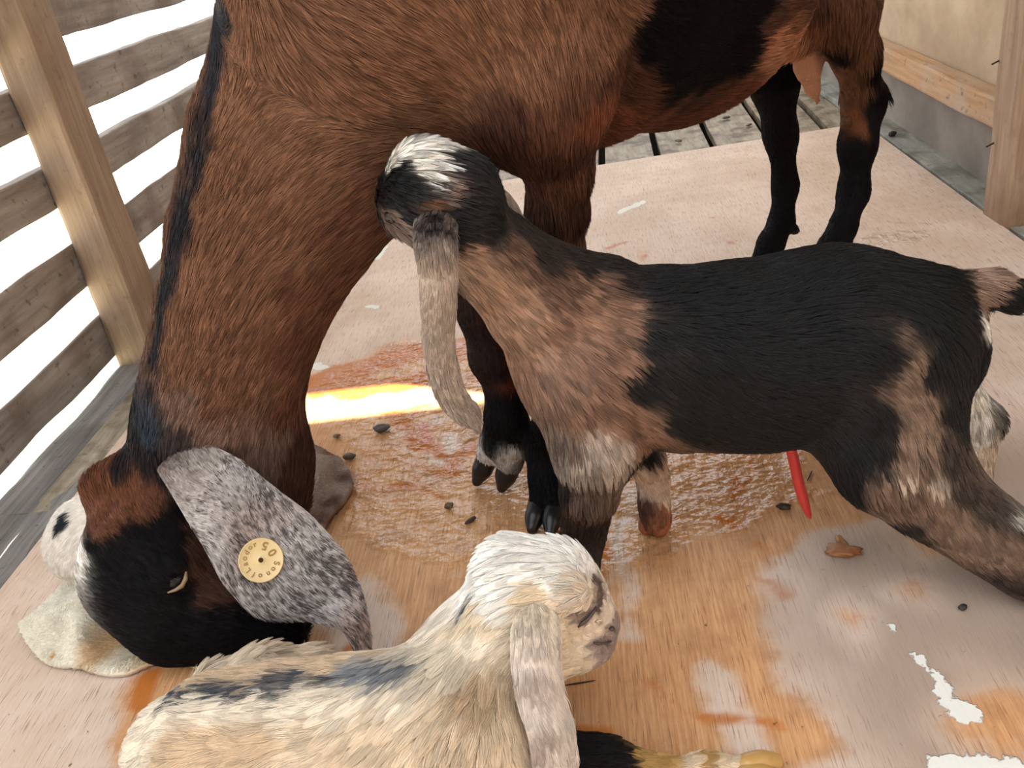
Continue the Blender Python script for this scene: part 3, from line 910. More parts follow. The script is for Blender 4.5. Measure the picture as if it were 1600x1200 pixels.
# nape line, poll, face
pt.at((40, 38, 42), (358, 20), (345, 90), (245, 580), (232, 640), w=0.3)
pt.at((34, 34, 40), *[(356 - 0.208 * y + dx, y) for y in range(5, 590, 20) for dx in (0, 6)], w=0.34)
pt.at((170, 120, 92), (1215, 78), (1230, 72), (1245, 78), (1202, 82), (1255, 66), w=0.9)
pt.at(BROWN, (392, 100), (372, 200), (335, 350), (305, 450), (285, 520), (400, 30), (350, 290), (275, 580))
pt.at((50, 60, 72), (200, 660), (190, 690), (230, 700))
pt.at((116, 92, 82), (290, 640), (330, 690), (280, 670), (350, 700), (400, 720))
pt.at((60, 52, 54), (270, 700), (255, 720))
pt.at((98, 62, 44), (160, 745), (180, 760), (205, 770), (165, 790), (200, 800), (230, 795), (150, 770))
pt.at((34, 30, 34), (235, 730), (250, 760), (215, 715), (190, 720), (182, 752))
pt.at((110, 72, 58), (180, 800), (150, 780), w=0.7)
pt.at(WHITE, (118, 830), (130, 870), (112, 800), w=0.8)
pt.at(BLACK, (150, 850), (200, 850), (180, 900), (240, 860), (260, 760), (280, 800), (230, 900), (220, 960), (300, 980), (280, 1010), (350, 1010), (380, 960), (430, 990), (460, 970), (460, 1000), (250, 730), (340, 960), (400, 1000))
pt.at((70, 46, 36), (325, 900), (340, 890), (350, 930), (312, 830), (320, 860), (335, 940))
pt.at(BLACK, (300, 940), (260, 830), (290, 850), (250, 900), (290, 880), (340, 980))
# forelegs
pt.at((48, 34, 32), (740, 480), (760, 520), (770, 560), (785, 600))
pt.at((92, 42, 26), (790, 560), (800, 600), w=0.7)
pt.at(BLACK, (790, 650), (775, 680), (800, 690), (815, 650), (850, 700), (860, 760), (835, 740))
pt.at((214, 210, 206), (757, 712), (790, 712), (794, 704), w=0.55)
for s in (0.0, 0.2, 0.4, 0.6):
    pt.add(W(s, -0.15, 0.5), BROWN); pt.add(W(s, 0, 0.68), BROWN)
coatcol = pt(mb.V)
me = mesh('body', mb.V, mb.F); set_attr(me, 'coat', coatcol * 0.8)
link('body', me, M_SKIN, goat)
def mlen(P):
    teat = np.linalg.norm(P - MP(1266, 120, 0.06), axis=1)
    bel = np.clip((0.40 - P[:, 2]) / 0.08, 0, 1) * (P[:, 2] > 0.27)
    leg = (P[:, 2] < 0.27) & (P[:, 0] > -0.165)
    head = np.linalg.norm(P - C(300, 900, 0.78), axis=1) < 0.10
    l = 1 + 0.5 * bel - 0.6 * leg - 0.45 * head
    return l * np.clip((teat - 0.035) / 0.03, 0.12, 1)
def cam_density(P):
    c = (P - CAM) @ R[:, 2]
    x = (P - CAM) @ R[:, 0] / c * F_PX; y = (P - CAM) @ R[:, 1] / c * F_PX
    out = (np.abs(x) > 900) | (np.abs(y) > 720)
    return np.where(out, 0.15, 1.0) / np.maximum(c, 0.3) ** 1.0
make_coat('coat', goat, mb.V, mb.tri, mb.N, mb.flow_at, pt, int(330000 * FUR), 0.0125, 0.00026, lift=0.30, clump=0.6, csize=0.0045, wild=0.24, grav=0.25, density=cam_density, lfn=mlen, var=0.65, seed=3)

# hooves of the doe
def hoof(parent, a, b_, ra, rb, mat, name='hoof', res=0.0022, label=None):
    h = Body(0.006)
    a, b_ = np.asarray(a, float), np.asarray(b_, float)
    h.chain([(a, ra), ((a + b_) / 2, (ra + rb) / 2 * 1.05), (b_, rb)])
    h.build(res)
    return link(name, mesh(name, h.V, h.F), mat, parent, label)
hoof(goat, G(762, 715, 0.032), G(745, 752, 0.007), 0.0125, 0.006, M_HOOF)
hoof(goat, G(797, 725, 0.032), G(784, 762, 0.007), 0.0135, 0.006, M_HOOF)
hoof(goat, G(840, 790, 0.018), G(831, 826, 0.007), 0.0105, 0.006, M_HOOF)
hoof(goat, G(865, 792, 0.018), G(860, 832, 0.007), 0.0105, 0.006, M_HOOF)
hoof(goat, G(1198, 392, 0.025), G(1183, 416, 0.008), 0.017, 0.010, M_HOOF)
hoof(goat, G(1290, 430, 0.03), G(1272, 452, 0.008), 0.018, 0.010, M_HOOF)

# ears of the doe
def earcol(P):
    P = np.asarray(P)
    mid = MU_T(P)
    n = noise(P, 620, 3) * 0.8 + noise(P, 1300, 4) * 0.6 + noise(P, 70, 6) * 0.35
    thr = 0.22 - 0.34 * mid
    k = np.clip((n - thr) / 0.3, 0, 1)[:, None] * 0.9
    warm = (np.clip(noise(P, 34, 8) * 1.2 + 0.35, 0, 1) * mid)[:, None] * 0.75
    base = lin((178, 171, 168)) * (1 - warm) + lin((146, 112, 94)) * warm
    out = base * (1 - k) + lin((58, 48, 48)) * k
    r = np.clip(1.25 - np.linalg.norm(P - C(258, 695, 0.76), axis=1) / 0.05 + noise(P, 120, 9) * 0.3, 0, 1)[:, None]
    return out * (1 - r) + lin((104, 88, 82)) * r
EA, EB = C(280, 720, 0.74), C(575, 1040, 0.69)
def MU_T(P):
    t = np.clip(((P - EA) @ (EB - EA)) / ((EB - EA) @ (EB - EA)), 0, 1)
    return np.clip(t * 1.6, 0, 1)
eU = [C(262, 640, .80), C(306, 682, .742), C(372, 716, .735), C(430, 762, .712), C(482, 802, .700), C(530, 858, .692), C(560, 918, .684), C(576, 980, .676), C(579, 1022, .672), C(576, 1042, .669)]
eL = [C(225, 700, .80), C(250, 742, .742), C(288, 806, .722), C(322, 862, .706), C(352, 915, .700), C(400, 962, .700), C(470, 968, .700), C(532, 985, .686), C(556, 1025, .676), C(570, 1044, .669)]
ear, EV, ET, EN, EF = leaf('ear', eU, eL, 0.07, M_SKIN, goat, thick=0.004, nu=70, nv=26, label='long drooping ear mottled white, grey and brown', colfn=earcol)
make_coat('coat', ear, EV, ET, EN, EF, earcol, int(60000 * FUR), 0.006, 0.00020, lift=0.22, clump=0.3, csize=0.004, wild=0.25, grav=0.1, var=0.4, seed=5)
def fearcol(P):
    d = np.linalg.norm(P - C(104, 818, 0.83), axis=1) + noise(P, 90, 4) * 0.004
    k = np.clip((0.0125 - d) / 0.004, 0, 1)[:, None]
    return lin(WHITE) * (1 - k) + lin((40, 44, 52)) * k
fU = [C(190, 745, .84), C(140, 768, .845), C(96, 792, .85), C(70, 835, .86), C(74, 868, .87), C(96, 890, .88)]
fL = [C(190, 850, .80), C(165, 872, .81), C(150, 885, .82), C(140, 898, .83), C(128, 902, .85), C(112, 900, .87)]
far, V_, T_, N_, F_ = leaf('ear', fU, fL, 0.16, M_SKIN, goat, thick=0.004, nu=50, nv=20, label='far ear, white with a dark spot', colfn=fearcol)
make_coat('coat', far, V_, T_, N_, F_, fearcol, int(22000 * FUR), 0.008, 0.00022, lift=0.22, clump=0.3, csize=0.005, wild=0.2, var=0.2, seed=6)

# half-closed eye
eye_p = C(284, 908, 0.716)
def ball(name, p, r, mat, parent, sc=(1, 1, 1), label=None, nu=24, nv=14):
    V = []
    for i in range(nv + 1):
        th = math.pi * i / nv
        for j in range(nu):
            ph = 2 * math.pi * j / nu
            V.append(np.asarray(p) + r * np.array([math.sin(th) * math.cos(ph) * sc[0], math.sin(th) * math.sin(ph) * sc[1], math.cos(th) * sc[2]]))
    Fc = [(i * nu + j, (i + 1) * nu + j, (i + 1) * nu + (j + 1) % nu, i * nu + (j + 1) % nu) for i in range(nv) for j in range(nu)]
    return link(name, mesh(name, V, Fc), mat, parent, label)
M_EYE = plain('dark_wet_eye', (18, 13, 12), 0.3, 0.3)
M_LID = plain('tan_eyelid', (132, 110, 84), 0.5, 0.4)
def surf(pnt_bvh, px, py, lift=0.0):
    d = Vector(ray(px, py)).normalized()
    loc, nor, _, _ = pnt_bvh.ray_cast(Vector(CAM), d)
    if loc is None: return None
    return np.array(loc - d * lift)
e0 = surf(bvh, 276, 906, -0.0098)
ey = ball('eye', e0, 0.0105, M_EYE, goat)
lid = [surf(bvh, x, y, 0.0045) for (x, y) in ((291, 893), (290, 905), (284, 916), (274, 922), (262, 926))]
tube('eyelid', lid, [0.0008, 0.0019, 0.0020, 0.0014, 0.0007], M_LID, ey, 8)

# ear tag
def disc_frame(p, n, up):
    n = unit(n); u = unit(up - n * (up @ n)); r = np.cross(u, n)
    return r, u, n
tagp = C(409, 875, 0.6905)
bvE = BVHTree.FromPolygons(EV.tolist(), [list(t) for t in ET.tolist()])
loc, nor, _, _ = bvE.ray_cast(Vector(CAM), Vector(ray(409, 875)).normalized())
tn = unit(CAM - np.array(loc)) * 0.8 + unit(np.array(nor) * (1 if Vector(nor).dot(Vector(CAM) - loc) > 0 else -1)) * 0.2
tagp = np.array(loc) + unit(tn) * 0.0062
tr_, tu_, tn_ = disc_frame(tagp, tn, -R[:, 1])
tR = 34.5 * depth(tagp) / F_PX
M_TAG = plain('cream_tag_plastic', (212, 186, 136), 0.4, 0.5)
M_INK = plain('laser_ink', (150, 122, 76), 0.7, 0.2)
M_HOLE = plain('tag_hole', (60, 34, 26), 0.8)
def tag_disc():
    prof = [(0.105, -0.0012), (0.11, 0.0), (0.14, 0.0007), (0.17, 0.0002), (0.20, 0.0), (0.93, 0.0), (0.955, 0.0005), (0.985, 0.0004), (1.0, -0.0004), (1.0, -0.0020), (0.9, -0.0024), (0.1, -0.0024)]
    n = 64; V, Fc = [], []
    for (r, z) in prof:
        for j in range(n):
            a = 2 * math.pi * j / n
            V.append(tagp + tR * r * (tr_ * math.cos(a) + tu_ * math.sin(a)) + tn_ * z)
    m = len(prof)
    for i in range(m):
        for j in range(n):
            Fc.append((i * n + j, i * n + (j + 1) % n, ((i + 1) % m) * n + (j + 1) % n, ((i + 1) % m) * n + j))
    o = link('ear_tag', mesh('ear_tag', V, Fc), M_TAG, goat, 'round cream button tag on the mottled ear')
    return o
tago = tag_disc()
V = [tagp - tn_ * 0.0011] + [tagp - tn_ * 0.0011 + tR * 0.11 * (tr_ * math.cos(a) + tu_ * math.sin(a)) for a in np.linspace(0, 2 * math.pi, 25)[:-1]]
link('tag_hole', mesh('tag_hole', V, [(0, i + 1, (i + 1) % 24 + 1) for i in range(24)]), M_HOLE, tago)
def letter(ch, ang, rad, size, outward=True):
    """ang: screen angle of the glyph on the tag, degrees counter-clockwise from right."""
    cu = bpy.data.curves.new('glyph', 'FONT'); cu.body = ch; cu.size = size; cu.align_x = 'CENTER'; cu.align_y = 'CENTER'; cu.extrude = 0.0001; cu.offset = size * 0.035
    a = math.radians(ang)
    rd = tr_ * math.cos(a) + tu_ * math.sin(a)
    up = rd if outward else -rd
    rt = np.cross(up, tn_)
    o = bpy.data.objects.new('lettering', cu); COL.objects.link(o)
    cu.materials.append(M_INK)
    p = tagp + rd * rad + tn_ * 0.00012
    m = Matrix.Identity(4)
    for i in range(3):
        m[i][0], m[i][1], m[i][2], m[i][3] = rt[i], up[i], tn_[i], p[i]
    dg = bpy.context.evaluated_depsgraph_get(); dg.update()
    me2 = bpy.data.meshes.new_from_object(o.evaluated_get(dg))
    co = np.zeros(len(me2.vertices) * 3); me2.vertices.foreach_get('co', co); co = co.reshape(-1, 3)
    bpy.data.objects.remove(o)
    co = co[:, :1] * rt + co[:, 1:2] * up + co[:, 2:3] * tn_ + p
    fs = [list(q.vertices) for q in me2.polygons]
    return co, fs
VV, FF = [], []
tot = 0
for ch, ang, rad, sz, ow in (('0', 33, .60, .52, False), ('5', 76, .66, .52, False),
        ('S', -13, .70, .36, True), ('o', -37, .70, .34, True), ('n', -61, .70, .34, True), ('o', -92, .70, .34, True), ('f', -116, .70, .34, True),
        ('L', -142, .70, .34, True), ('a', -167, .70, .34, True), ('o', 172, .73, .34, True), ('d', 150, .72, .34, True), ('o', 130, .76, .32, True), ('r', 112, .76, .32, True)):
    co, fs = letter(ch, ang, rad * tR, sz * tR, ow)
    VV.append(co); FF += [[tot + i for i in f] for f in fs]; tot += len(co)
link('lettering', mesh('lettering', np.concatenate(VV), FF, False), M_INK, tago)

# ================================================================== STANDING BLACK KID
KF = np.array([-0.01, 0.625]); KH = np.array([0.37, 0.655])
kd = unit(KH - KF); kn = np.array([kd[1], -kd[0]])
def KP(px, py, off=0.0):
    v = ray(px, py); t = ((KF + kn * off) @ kn) / (v[:2] @ kn)
    return CAM + v * t
kid = empty('goat_kid', (0.16, 0.63, 0), 'black and brown kid standing beside the doe with a white patch on its crown', 'goat')
kb = Body(0.016)
kb.chain([S(KP(930, 535), 118), S(KP(1050, 560), 128), S(KP(1180, 556), 134), S(KP(1310, 535), 138), S(KP(1415, 515), 104)], 1, k=0.03)
kb.chain([S(KP(930, 470), 60), S(KP(860, 470), 70)], -1)
kb.chain([S(KP(900, 600), 78), S(KP(880, 540), 78)], -1, k=0.03)
kb.chain([S(C(905, 500, .685), 90), S(C(832, 455, .66), 70), S(C(770, 400, .635), 58), S(C(728, 345, .612), 56)], -1, k=0.025)
kb.chain([S(C(712, 296, .60), 62), S(C(668, 286, .60), 60)], -1, k=0.02)
kb.chain([S(C(664, 294, .60), 58), S(C(634, 312, .615), 36), S(C(618, 330, .635), 24)], -1, k=0.015)
kb.chain([S(C(700, 340, .605), 46), S(C(664, 350, .61), 26), S(C(634, 350, .63), 17)], -1, k=0.015)
# near foreleg
kb.chain([S(KP(925, 600, 0.03), 82), S(KP(930, 690, 0.035), 62), S(KP(922, 760, 0.035), 42)], 1, k=0.02)
kb.chain([S(KP(922, 760, 0.035), 42), S(G(912, 835, 0.055), 30), S(G(908, 880, 0.035), 25), S(G(905, 915, 0.018), 24)], 1, k=0.012)
# far foreleg
kb.chain([S(KP(965, 650, -0.03), 60), S(KP(1005, 712, -0.035), 27), S(G(1020, 745, 0.052), 21), S(G(1022, 785, 0.030), 20), S(G(1024, 812, 0.015), 22)], 1, k=0.014)
# near hind leg, stretched back out of the picture
kb.chain([S(KP(1390, 565, 0.025), 110), S(KP(1385, 660, 0.04), 100), S(KP(1400, 710, 0.055), 82), S(KP(1468, 778, 0.07), 62), S(KP(1545, 836, 0.09), 50), S(KP(1610, 880, 0.10), 46), S(KP(1680, 920, 0.11), 34)], 1, k=0.025)
kb.chain([S(KP(1680, 920, 0.11), 34), S(G(1712, 1010, 0.03), 24), S(G(1708, 1060, 0.012), 24)], 1, k=0.012)
# far hind leg
kb.chain([S(KP(1425, 565, -0.03), 90), S(KP(1490, 640, -0.035), 44), S(G(1528, 655, 0.075), 27), S(G(1524, 700, 0.050), 23), S(G(1520, 745, 0.03), 20), S(G(1516, 790, 0.012), 20)], 1, k=0.018)
kb.ball(S(G(1542, 658, 0.075), 16), k=0.012)
# rump, tail
kb.ball(S(KP(1455, 550), 72), k=0.025)
kb.chain([S(KP(1470, 448), 22), S(KP(1510, 446), 17), S(KP(1545, 450), 24), S(KP(1580, 462), 21), S(KP(1599, 472), 9)], 1, k=0.012)
kb.build(0.0036)
bvk = BVHTree.FromPolygons(kb.V.tolist(), kb.F.tolist())
kp = Paint(bvk, power=7, jitter=0.008, jscale=55)
KBLK = (11, 13, 17); KBR = (128, 98, 82); KBR2 = (150, 120, 102); KG = (150, 136, 126)
kp.at(KBLK, (1050, 450), (1100, 500), (1000, 600), (1060, 660), (1150, 430), (1200, 600), (1300, 420), (1400, 450), (1480, 500), (1300, 600), (1150, 660), (1250, 660), (1350, 560), (1000, 520), (1020, 440), (1460, 560), (1500, 560), (1300, 700), (1320, 740), (1530, 540), (1100, 600), (1200, 480), (1250, 540), (1490, 620), (1360, 650), (1350, 700))
kp.at((34, 28, 28), (960, 425), (930, 415), (900, 410), (860, 400), (830, 370), (800, 350))
kp.at(KBR2, (780, 440), (760, 470), (800, 500), (830, 540), (820, 470), (740, 420), (725, 400))
kp.at(KBR, (870, 520), (900, 480), (940, 480), (900, 560), (950, 560), (850, 600), (930, 620), (880, 640), (960, 660), (1000, 680), (830, 580), (900, 450), (960, 500), (970, 640))
kp.at((96, 72, 60), (850, 450), (880, 440), (930, 440), (870, 430), (700, 420), (800, 400))
kp.at((176, 160, 148), (920, 720), (940, 690), (900, 730), (960, 700), (940, 740))
kp.at((110, 92, 82), (900, 780), (930, 770), (890, 700), (880, 680))
kp.at((44, 38, 38), (895, 840), (910, 860), (925, 830), (905, 820), (880, 760))
kp.at(KBLK, (1010, 712), (995, 720), w=0.8)
kp.at((206, 184, 168), (1040, 720), (1030, 760), (1020, 740), (1035, 780), (1012, 760), w=0.9)
kp.at((90, 66, 56), (1005, 800), (1010, 790))
kp.at((150, 100, 78), (1025, 810), (1040, 800))
kp.at((120, 98, 84), (1420, 660), (1440, 700), (1400, 720), (1380, 760), (1440, 760), (1480, 780), (1520, 820), (1410, 620), (1420, 580), (1500, 850), (1560, 880), (1460, 800), (1390, 790), (1580, 860))
kp.at((176, 160, 146), (1420, 745), (1470, 750), (1400, 740), w=0.6)
kp.at((60, 50, 46), (1500, 760), (1540, 790), (1580, 820), (1480, 700), (1560, 900), (1590, 830), w=0.8)
kp.at((40, 36, 36), (1340, 790), (1400, 815), (1440, 840), w=0.6)
for (x, y, z) in ((1512, 665, .072), (1510, 690, .06), (1506, 720, .045), (1500, 645, .085)): kp.add(G(x, y, z), WHITE, 0.9)
for (x, y, z) in ((1536, 700, .055), (1532, 730, .04), (1528, 770, .02), (1545, 685, .062)): kp.add(G(x, y, z), (186, 162, 140), 0.9)
for (x, y, z) in ((1546, 655, .078), (1536, 645, .082)): kp.add(G(x, y, z), (40, 36, 34), 0.7)
kp.at((214, 206, 196), (1575, 805), (1600, 822), w=0.5)
kp.at((142, 118, 104), (1525, 442), (1545, 440), (1535, 462), (1560, 438), w=0.7)
kp.at(KBLK, (1440, 420), (1480, 435), (1470, 420), (1495, 480))
kp.at(WHITE, (1535, 505), (1530, 515), w=0.4)
kp.at(KBLK, (1590, 460), (1575, 480), (1480, 460), (1550, 485))
kp.at((24, 22, 24), (740, 300), (760, 290), (740, 350), (690, 350), (680, 370), (720, 370), (610, 280), (620, 310), (640, 300), (600, 300), (770, 330), (640, 340), (740, 260), (720, 250), (700, 330), (760, 360), (625, 270))
kp.at((96, 66, 50), (650, 320), (660, 310), (655, 345), (645, 335), (690, 290), w=0.7)
kp.at(WHITE, (625, 240), (645, 232), (660, 228), (680, 225), (670, 240), (650, 248), (640, 245), w=0.62)
kp.at((224, 226, 226), (672, 262), (680, 280), (690, 262), (672, 275), (688, 290), w=0.5)
kp.at((30, 26, 28), (704, 245), (716, 262), (650, 268), (630, 262), (654, 290), (712, 285))
kp.at((120, 100, 90), (612, 345), (620, 352), (632, 362), w=0.7)
kp.add(KP(1100, 500, -0.06), KBLK); kp.add(KP(1300, 500, -0.06), KBLK); kp.add(KP(900, 500, -0.06), KBR)
me = mesh('body', kb.V, kb.F); set_attr(me, 'coat', kp(kb.V) * 0.75)
link('body', me, M_SKIN, kid)
def klen(P):
    low = P[:, 2] < 0.07
    return 1 - 0.5 * low
make_coat('coat', kid, kb.V, kb.tri, kb.N, kb.flow_at, kp, int(240000 * FUR), 0.0125, 0.00020, lift=0.30, clump=0.62, csize=0.006, wild=0.42, grav=0.45, density=cam_density, lfn=klen, var=0.65, mat=M_FURW, seed=8)
def kearcol(P):
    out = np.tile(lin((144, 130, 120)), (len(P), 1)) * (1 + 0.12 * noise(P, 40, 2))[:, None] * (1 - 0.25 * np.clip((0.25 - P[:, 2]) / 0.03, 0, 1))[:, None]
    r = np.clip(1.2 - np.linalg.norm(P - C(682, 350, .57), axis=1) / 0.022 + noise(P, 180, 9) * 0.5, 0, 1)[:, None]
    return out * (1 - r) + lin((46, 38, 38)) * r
kU = [C(716, 325, .60), C(713, 375, .566), C(713, 430, .572), C(710, 490, .584), C(711, 550, .598), C(722, 600, .612), C(744, 636, .624), C(748, 655, .628)]
kL = [C(652, 325, .60), C(648, 375, .568), C(655, 430, .574), C(659, 490, .586), C(663, 550, .60), C(678, 612, .616), C(706, 650, .626), C(738, 667, .630)]
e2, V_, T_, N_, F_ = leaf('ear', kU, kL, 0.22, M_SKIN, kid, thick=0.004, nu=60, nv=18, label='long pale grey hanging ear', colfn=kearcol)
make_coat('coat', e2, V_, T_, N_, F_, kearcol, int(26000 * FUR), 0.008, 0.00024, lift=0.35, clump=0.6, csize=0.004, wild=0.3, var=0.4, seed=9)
kU = [C(760, 275, .63), C(798, 305, .65), C(820, 345, .665), C(831, 390, .675), C(834, 430, .68)]
kL = [C(735, 315, .63), C(755, 350, .65), C(778, 385, .665), C(800, 420, .675), C(812, 450, .68)]
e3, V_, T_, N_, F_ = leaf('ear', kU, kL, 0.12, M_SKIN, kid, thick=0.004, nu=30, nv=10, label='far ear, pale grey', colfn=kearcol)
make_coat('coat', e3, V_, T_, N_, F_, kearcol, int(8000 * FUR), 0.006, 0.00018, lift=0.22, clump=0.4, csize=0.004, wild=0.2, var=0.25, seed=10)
hoof(kid, G(1018, 808, 0.014), G(1010, 824, 0.007), 0.0095, 0.007, M_HOOFP, res=0.0016)
hoof(kid, G(1034, 808, 0.014), G(1030, 828, 0.007), 0.0095, 0.007, M_HOOFP, res=0.0016)
hoof(kid, G(905, 915, 0.014), G(896, 936, 0.007), 0.010, 0.007, M_HOOF, res=0.0016)
hoof(kid, G(1516, 790, 0.012), G(1504, 806, 0.007), 0.010, 0.007, M_HOOFP, res=0.0016)
hoof(kid, G(1708, 1060, 0.012), G(1694, 1080, 0.007), 0.010, 0.007, M_HOOFP, res=0.0016)
M_CORD = plain('red_wet_cord', (206, 62, 58), 0.3, 0.6, sss=0.2)
uc = spline([KP(1225, 668), KP(1238, 710), KP(1248, 755), KP(1260, 795), KP(1266, 810)], 24)
tube('umbilical_cord', uc, np.interp(np.linspace(0, 1, 24), [0, .2, .6, .9, 1], [0.0050, 0.0046, 0.0048, 0.0026, 0.0010]), M_CORD, kid, 10, 'red drying umbilical cord under the belly')
e1 = surf(bvk, 612, 338, -0.001)
if e1 is not None:
    ek = ball('eye', e1 + unit(ray(612, 338)) * 0.0025, 0.005, M_EYE, kid)

# ================================================================== LYING WHITE KID
wk = empty('goat_kid', tuple(G(500, 1180)), 'cream white kid lying on the board with a dark stripe along its back', 'goat')
wb = Body(0.016)
def Z(px, py, z, r): return S(G(px, py, z), r)
wb.chain([Z(285, 1160, 0.062, 68), Z(360, 1165, 0.066, 96), Z(480, 1160, 0.068, 104), Z(600, 1150, 0.070, 104), Z(700, 1140, 0.074, 104)], -1, k=0.03)
wb.chain([Z(275, 1205, 0.04, 52), Z(350, 1240, 0.035, 85)], -1, k=0.03)
wb.chain([Z(700, 1170, 0.06, 100), Z(780, 1190, 0.05, 80)], 1, k=0.03)
neckw = [Z(700, 1120, 0.085, 95), S(C(752, 1060, .620), 92), S(C(790, 1000, .612), 82), S(C(820, 945, .605), 78)]
wb.chain(neckw, -1, k=0.03)
wb.chain([S(C(832, 928, .60), 80), S(C(866, 920, .60), 72)], -1, k=0.02)
wb.chain([S(C(870, 920, .597), 64), S(C(902, 940, .597), 45), S(C(930, 964, .597), 28), S(C(954, 976, .597), 15)], -1, k=0.012)
wb.ball(S(C(948, 998, .597), 15), k=0.006)
wb.chain([S(C(860, 980, .605), 58), S(C(888, 1006, .602), 42), S(C(918, 1014, .598), 26), S(C(938, 1016, .597), 16)], -1, k=0.010)
wb.ball(S(C(904, 925, .565), 22), k=0.012)
wb.ball(S(C(795, 880, .60), 34), k=0.02)
# folded far hind leg with its hoof, fluffy thigh behind the back stripe
wb.chain([Z(330, 1078, 0.045, 34), Z(410, 1058, 0.045, 34), Z(480, 1045, 0.032, 24), Z(500, 1040, 0.016, 12)], 1, k=0.02)
wb.chain([Z(450, 1075, 0.03, 30), Z(600, 1050, 0.02, 18)], 1, k=0.02)
# black foreleg laid along the floor
wb.chain([Z(800, 1190, 0.04, 60), Z(900, 1195, 0.024, 38), Z(950, 1190, 0.020, 32), Z(1010, 1205, 0.014, 22), Z(1100, 1200, 0.013, 17), Z(1170, 1196, 0.012, 16)], 1, k=0.014)
# folded near legs below the frame
wb.chain([Z(420, 1290, 0.04, 60), Z(300, 1320, 0.025, 34), Z(480, 1380, 0.018, 26)], 1, k=0.02)
wb.chain([Z(760, 1260, 0.03, 50), Z(860, 1330, 0.022, 32), Z(700, 1380, 0.018, 26)], 1, k=0.02)
wb.build(0.0034)
bvw = BVHTree.FromPolygons(wb.V.tolist(), wb.F.tolist())
wp = Paint(bvw, power=6, jitter=0.007, jscale=70)
CREAM = (216, 198, 174); CREAM2 = (230, 218, 200); TAN = (204, 180, 152)
wp.at(CREAM, (600, 1120), (700, 1100), (650, 1180), (500, 1140), (760, 1150), (800, 1180), (720, 1190), (450, 1190), (560, 1170), (780, 1100), (560, 1190))
wp.at(CREAM2, (580, 1080), (640, 1070), (700, 1040), (300, 1110), (260, 1120), (350, 1110), (740, 1000), (480, 1120), (230, 1140), (260, 1100))
wp.at(TAN, (400, 1160), (350, 1170), (450, 1150), (300, 1180), (730, 1060), (770, 1080), (400, 1050), (440, 1050), (380, 1055), (340, 1062), (820, 1100))
wp.at((240, 236, 230), (800, 860), (850, 860), (820, 880), (770, 880), (880, 880), (760, 900), (780, 920), (900, 870), (840, 900), (745, 920), (870, 900))
wp.at((214, 196, 170), (880, 1000), (900, 1030), (860, 1030), (880, 960), (760, 960), (740, 960), (840, 940), (860, 970))
wp.at((208, 192, 174), (945, 905), (952, 930), (922, 935), (925, 985), (905, 995), (900, 1020), (956, 950), (950, 968), (915, 1000), (895, 940), (920, 920))
wp.at((92, 76, 72), (934, 915), (937, 935), (934, 955), (936, 975), w=0.5)
wp.at((132, 116, 108), (905, 965), (900, 955), (912, 975), w=0.5)
wp.at((140, 124, 118), (960, 980), (955, 1000), (940, 1012), (945, 1022), (932, 1020), w=0.7)
wp.at((88, 90, 100), (742, 935), (735, 950), (750, 925), w=0.6)
wp.at((70, 74, 82), (290, 1085), (330, 1078), (370, 1072), (410, 1070), (450, 1068), (490, 1064), (530, 1056), (310, 1088), (350, 1082), (390, 1078), (430, 1076), (470, 1072), (280, 1092), w=0.56)
wp.at(CREAM2, (320, 1108), (360, 1106), (400, 1102), (440, 1100), (480, 1098), (520, 1090), (560, 1084))
wp.at(TAN, (420, 1044), (460, 1040), (340, 1056), (300, 1064), (540, 1040))
wp.at((124, 128, 134), (590, 1048), (620, 1045), (650, 1042), (560, 1052), w=0.6)
wp.at((26, 24, 26), (910, 1175), (940, 1170), (960, 1180), (900, 1190), (980, 1190), (930, 1195))
wp.at((176, 140, 86), (1040, 1188), (1100, 1192), (1010, 1182))
wp.at((206, 186, 160), (1070, 1197), (1130, 1195), (1160, 1195))
me = mesh('body', wb.V, wb.F); set_attr(me, 'coat', wp(wb.V) * 0.8)
link('body', me, M_SKIN, wk)
def wlen(P):
    face = np.linalg.norm(P - C(935, 970, .597), axis=1)
    leg = (P[:, 2] < 0.04) & (P[:, 0] > -0.06)
    crown = np.linalg.norm(P - C(840, 900, .60), axis=1) < 0.055
    return np.clip((face - 0.022) / 0.035, 0.2, 1) * (1 - 0.6 * leg) * np.where(crown, 0.72, 1.0)
make_coat('coat', wk, wb.V, wb.tri, wb.N, wb.flow_at, wp, int(220000 * FUR), 0.019, 0.00021, lift=0.38, clump=0.78, csize=0.0075, wild=0.55, grav=0.5, density=cam_density, lfn=wlen, var=0.28, seed=12, seg=5)
def wearcol(P):
    k = np.clip(noise(P, 60, 6) * 1.3 + 0.1, 0, 1)[:, None] * 0.8
    out = lin((206, 194, 184)) * (1 - k) + lin((146, 128, 118)) * k
    r = np.clip(1.3 - np.linalg.norm(P - C(838, 945, .565), axis=1) / 0.022 + noise(P, 150, 9) * 0.3, 0, 1)[:, None]
    return out * (1 - r) + lin((222, 208, 188)) * r
wU = [C(862, 915, .60), C(872, 975, .560), C(874, 1030, .554), C(880, 1085, .55), C(895, 1130, .546), C(899, 1180, .544), C(892, 1235, .543), C(870, 1275, .543)]
wL = [C(812, 915, .60), C(802, 975, .556), C(800, 1030, .547), C(806, 1085, .542), C(822, 1140, .538), C(832, 1190, .538), C(838, 1240, .54), C(852, 1280, .543)]
e4, V_, T_, N_, F_ = leaf('ear', wU, wL, 0.2, M_SKIN, wk, thick=0.004, nu=60, nv=18, label='long hanging white ear with grey brown flecks', colfn=wearcol)
make_coat('coat', e4, V_, T_, N_, F_, wearcol, int(34000 * FUR), 0.010, 0.00020, lift=0.25, clump=0.6, csize=0.005, wild=0.3, grav=0.3, var=0.3, seed=13)
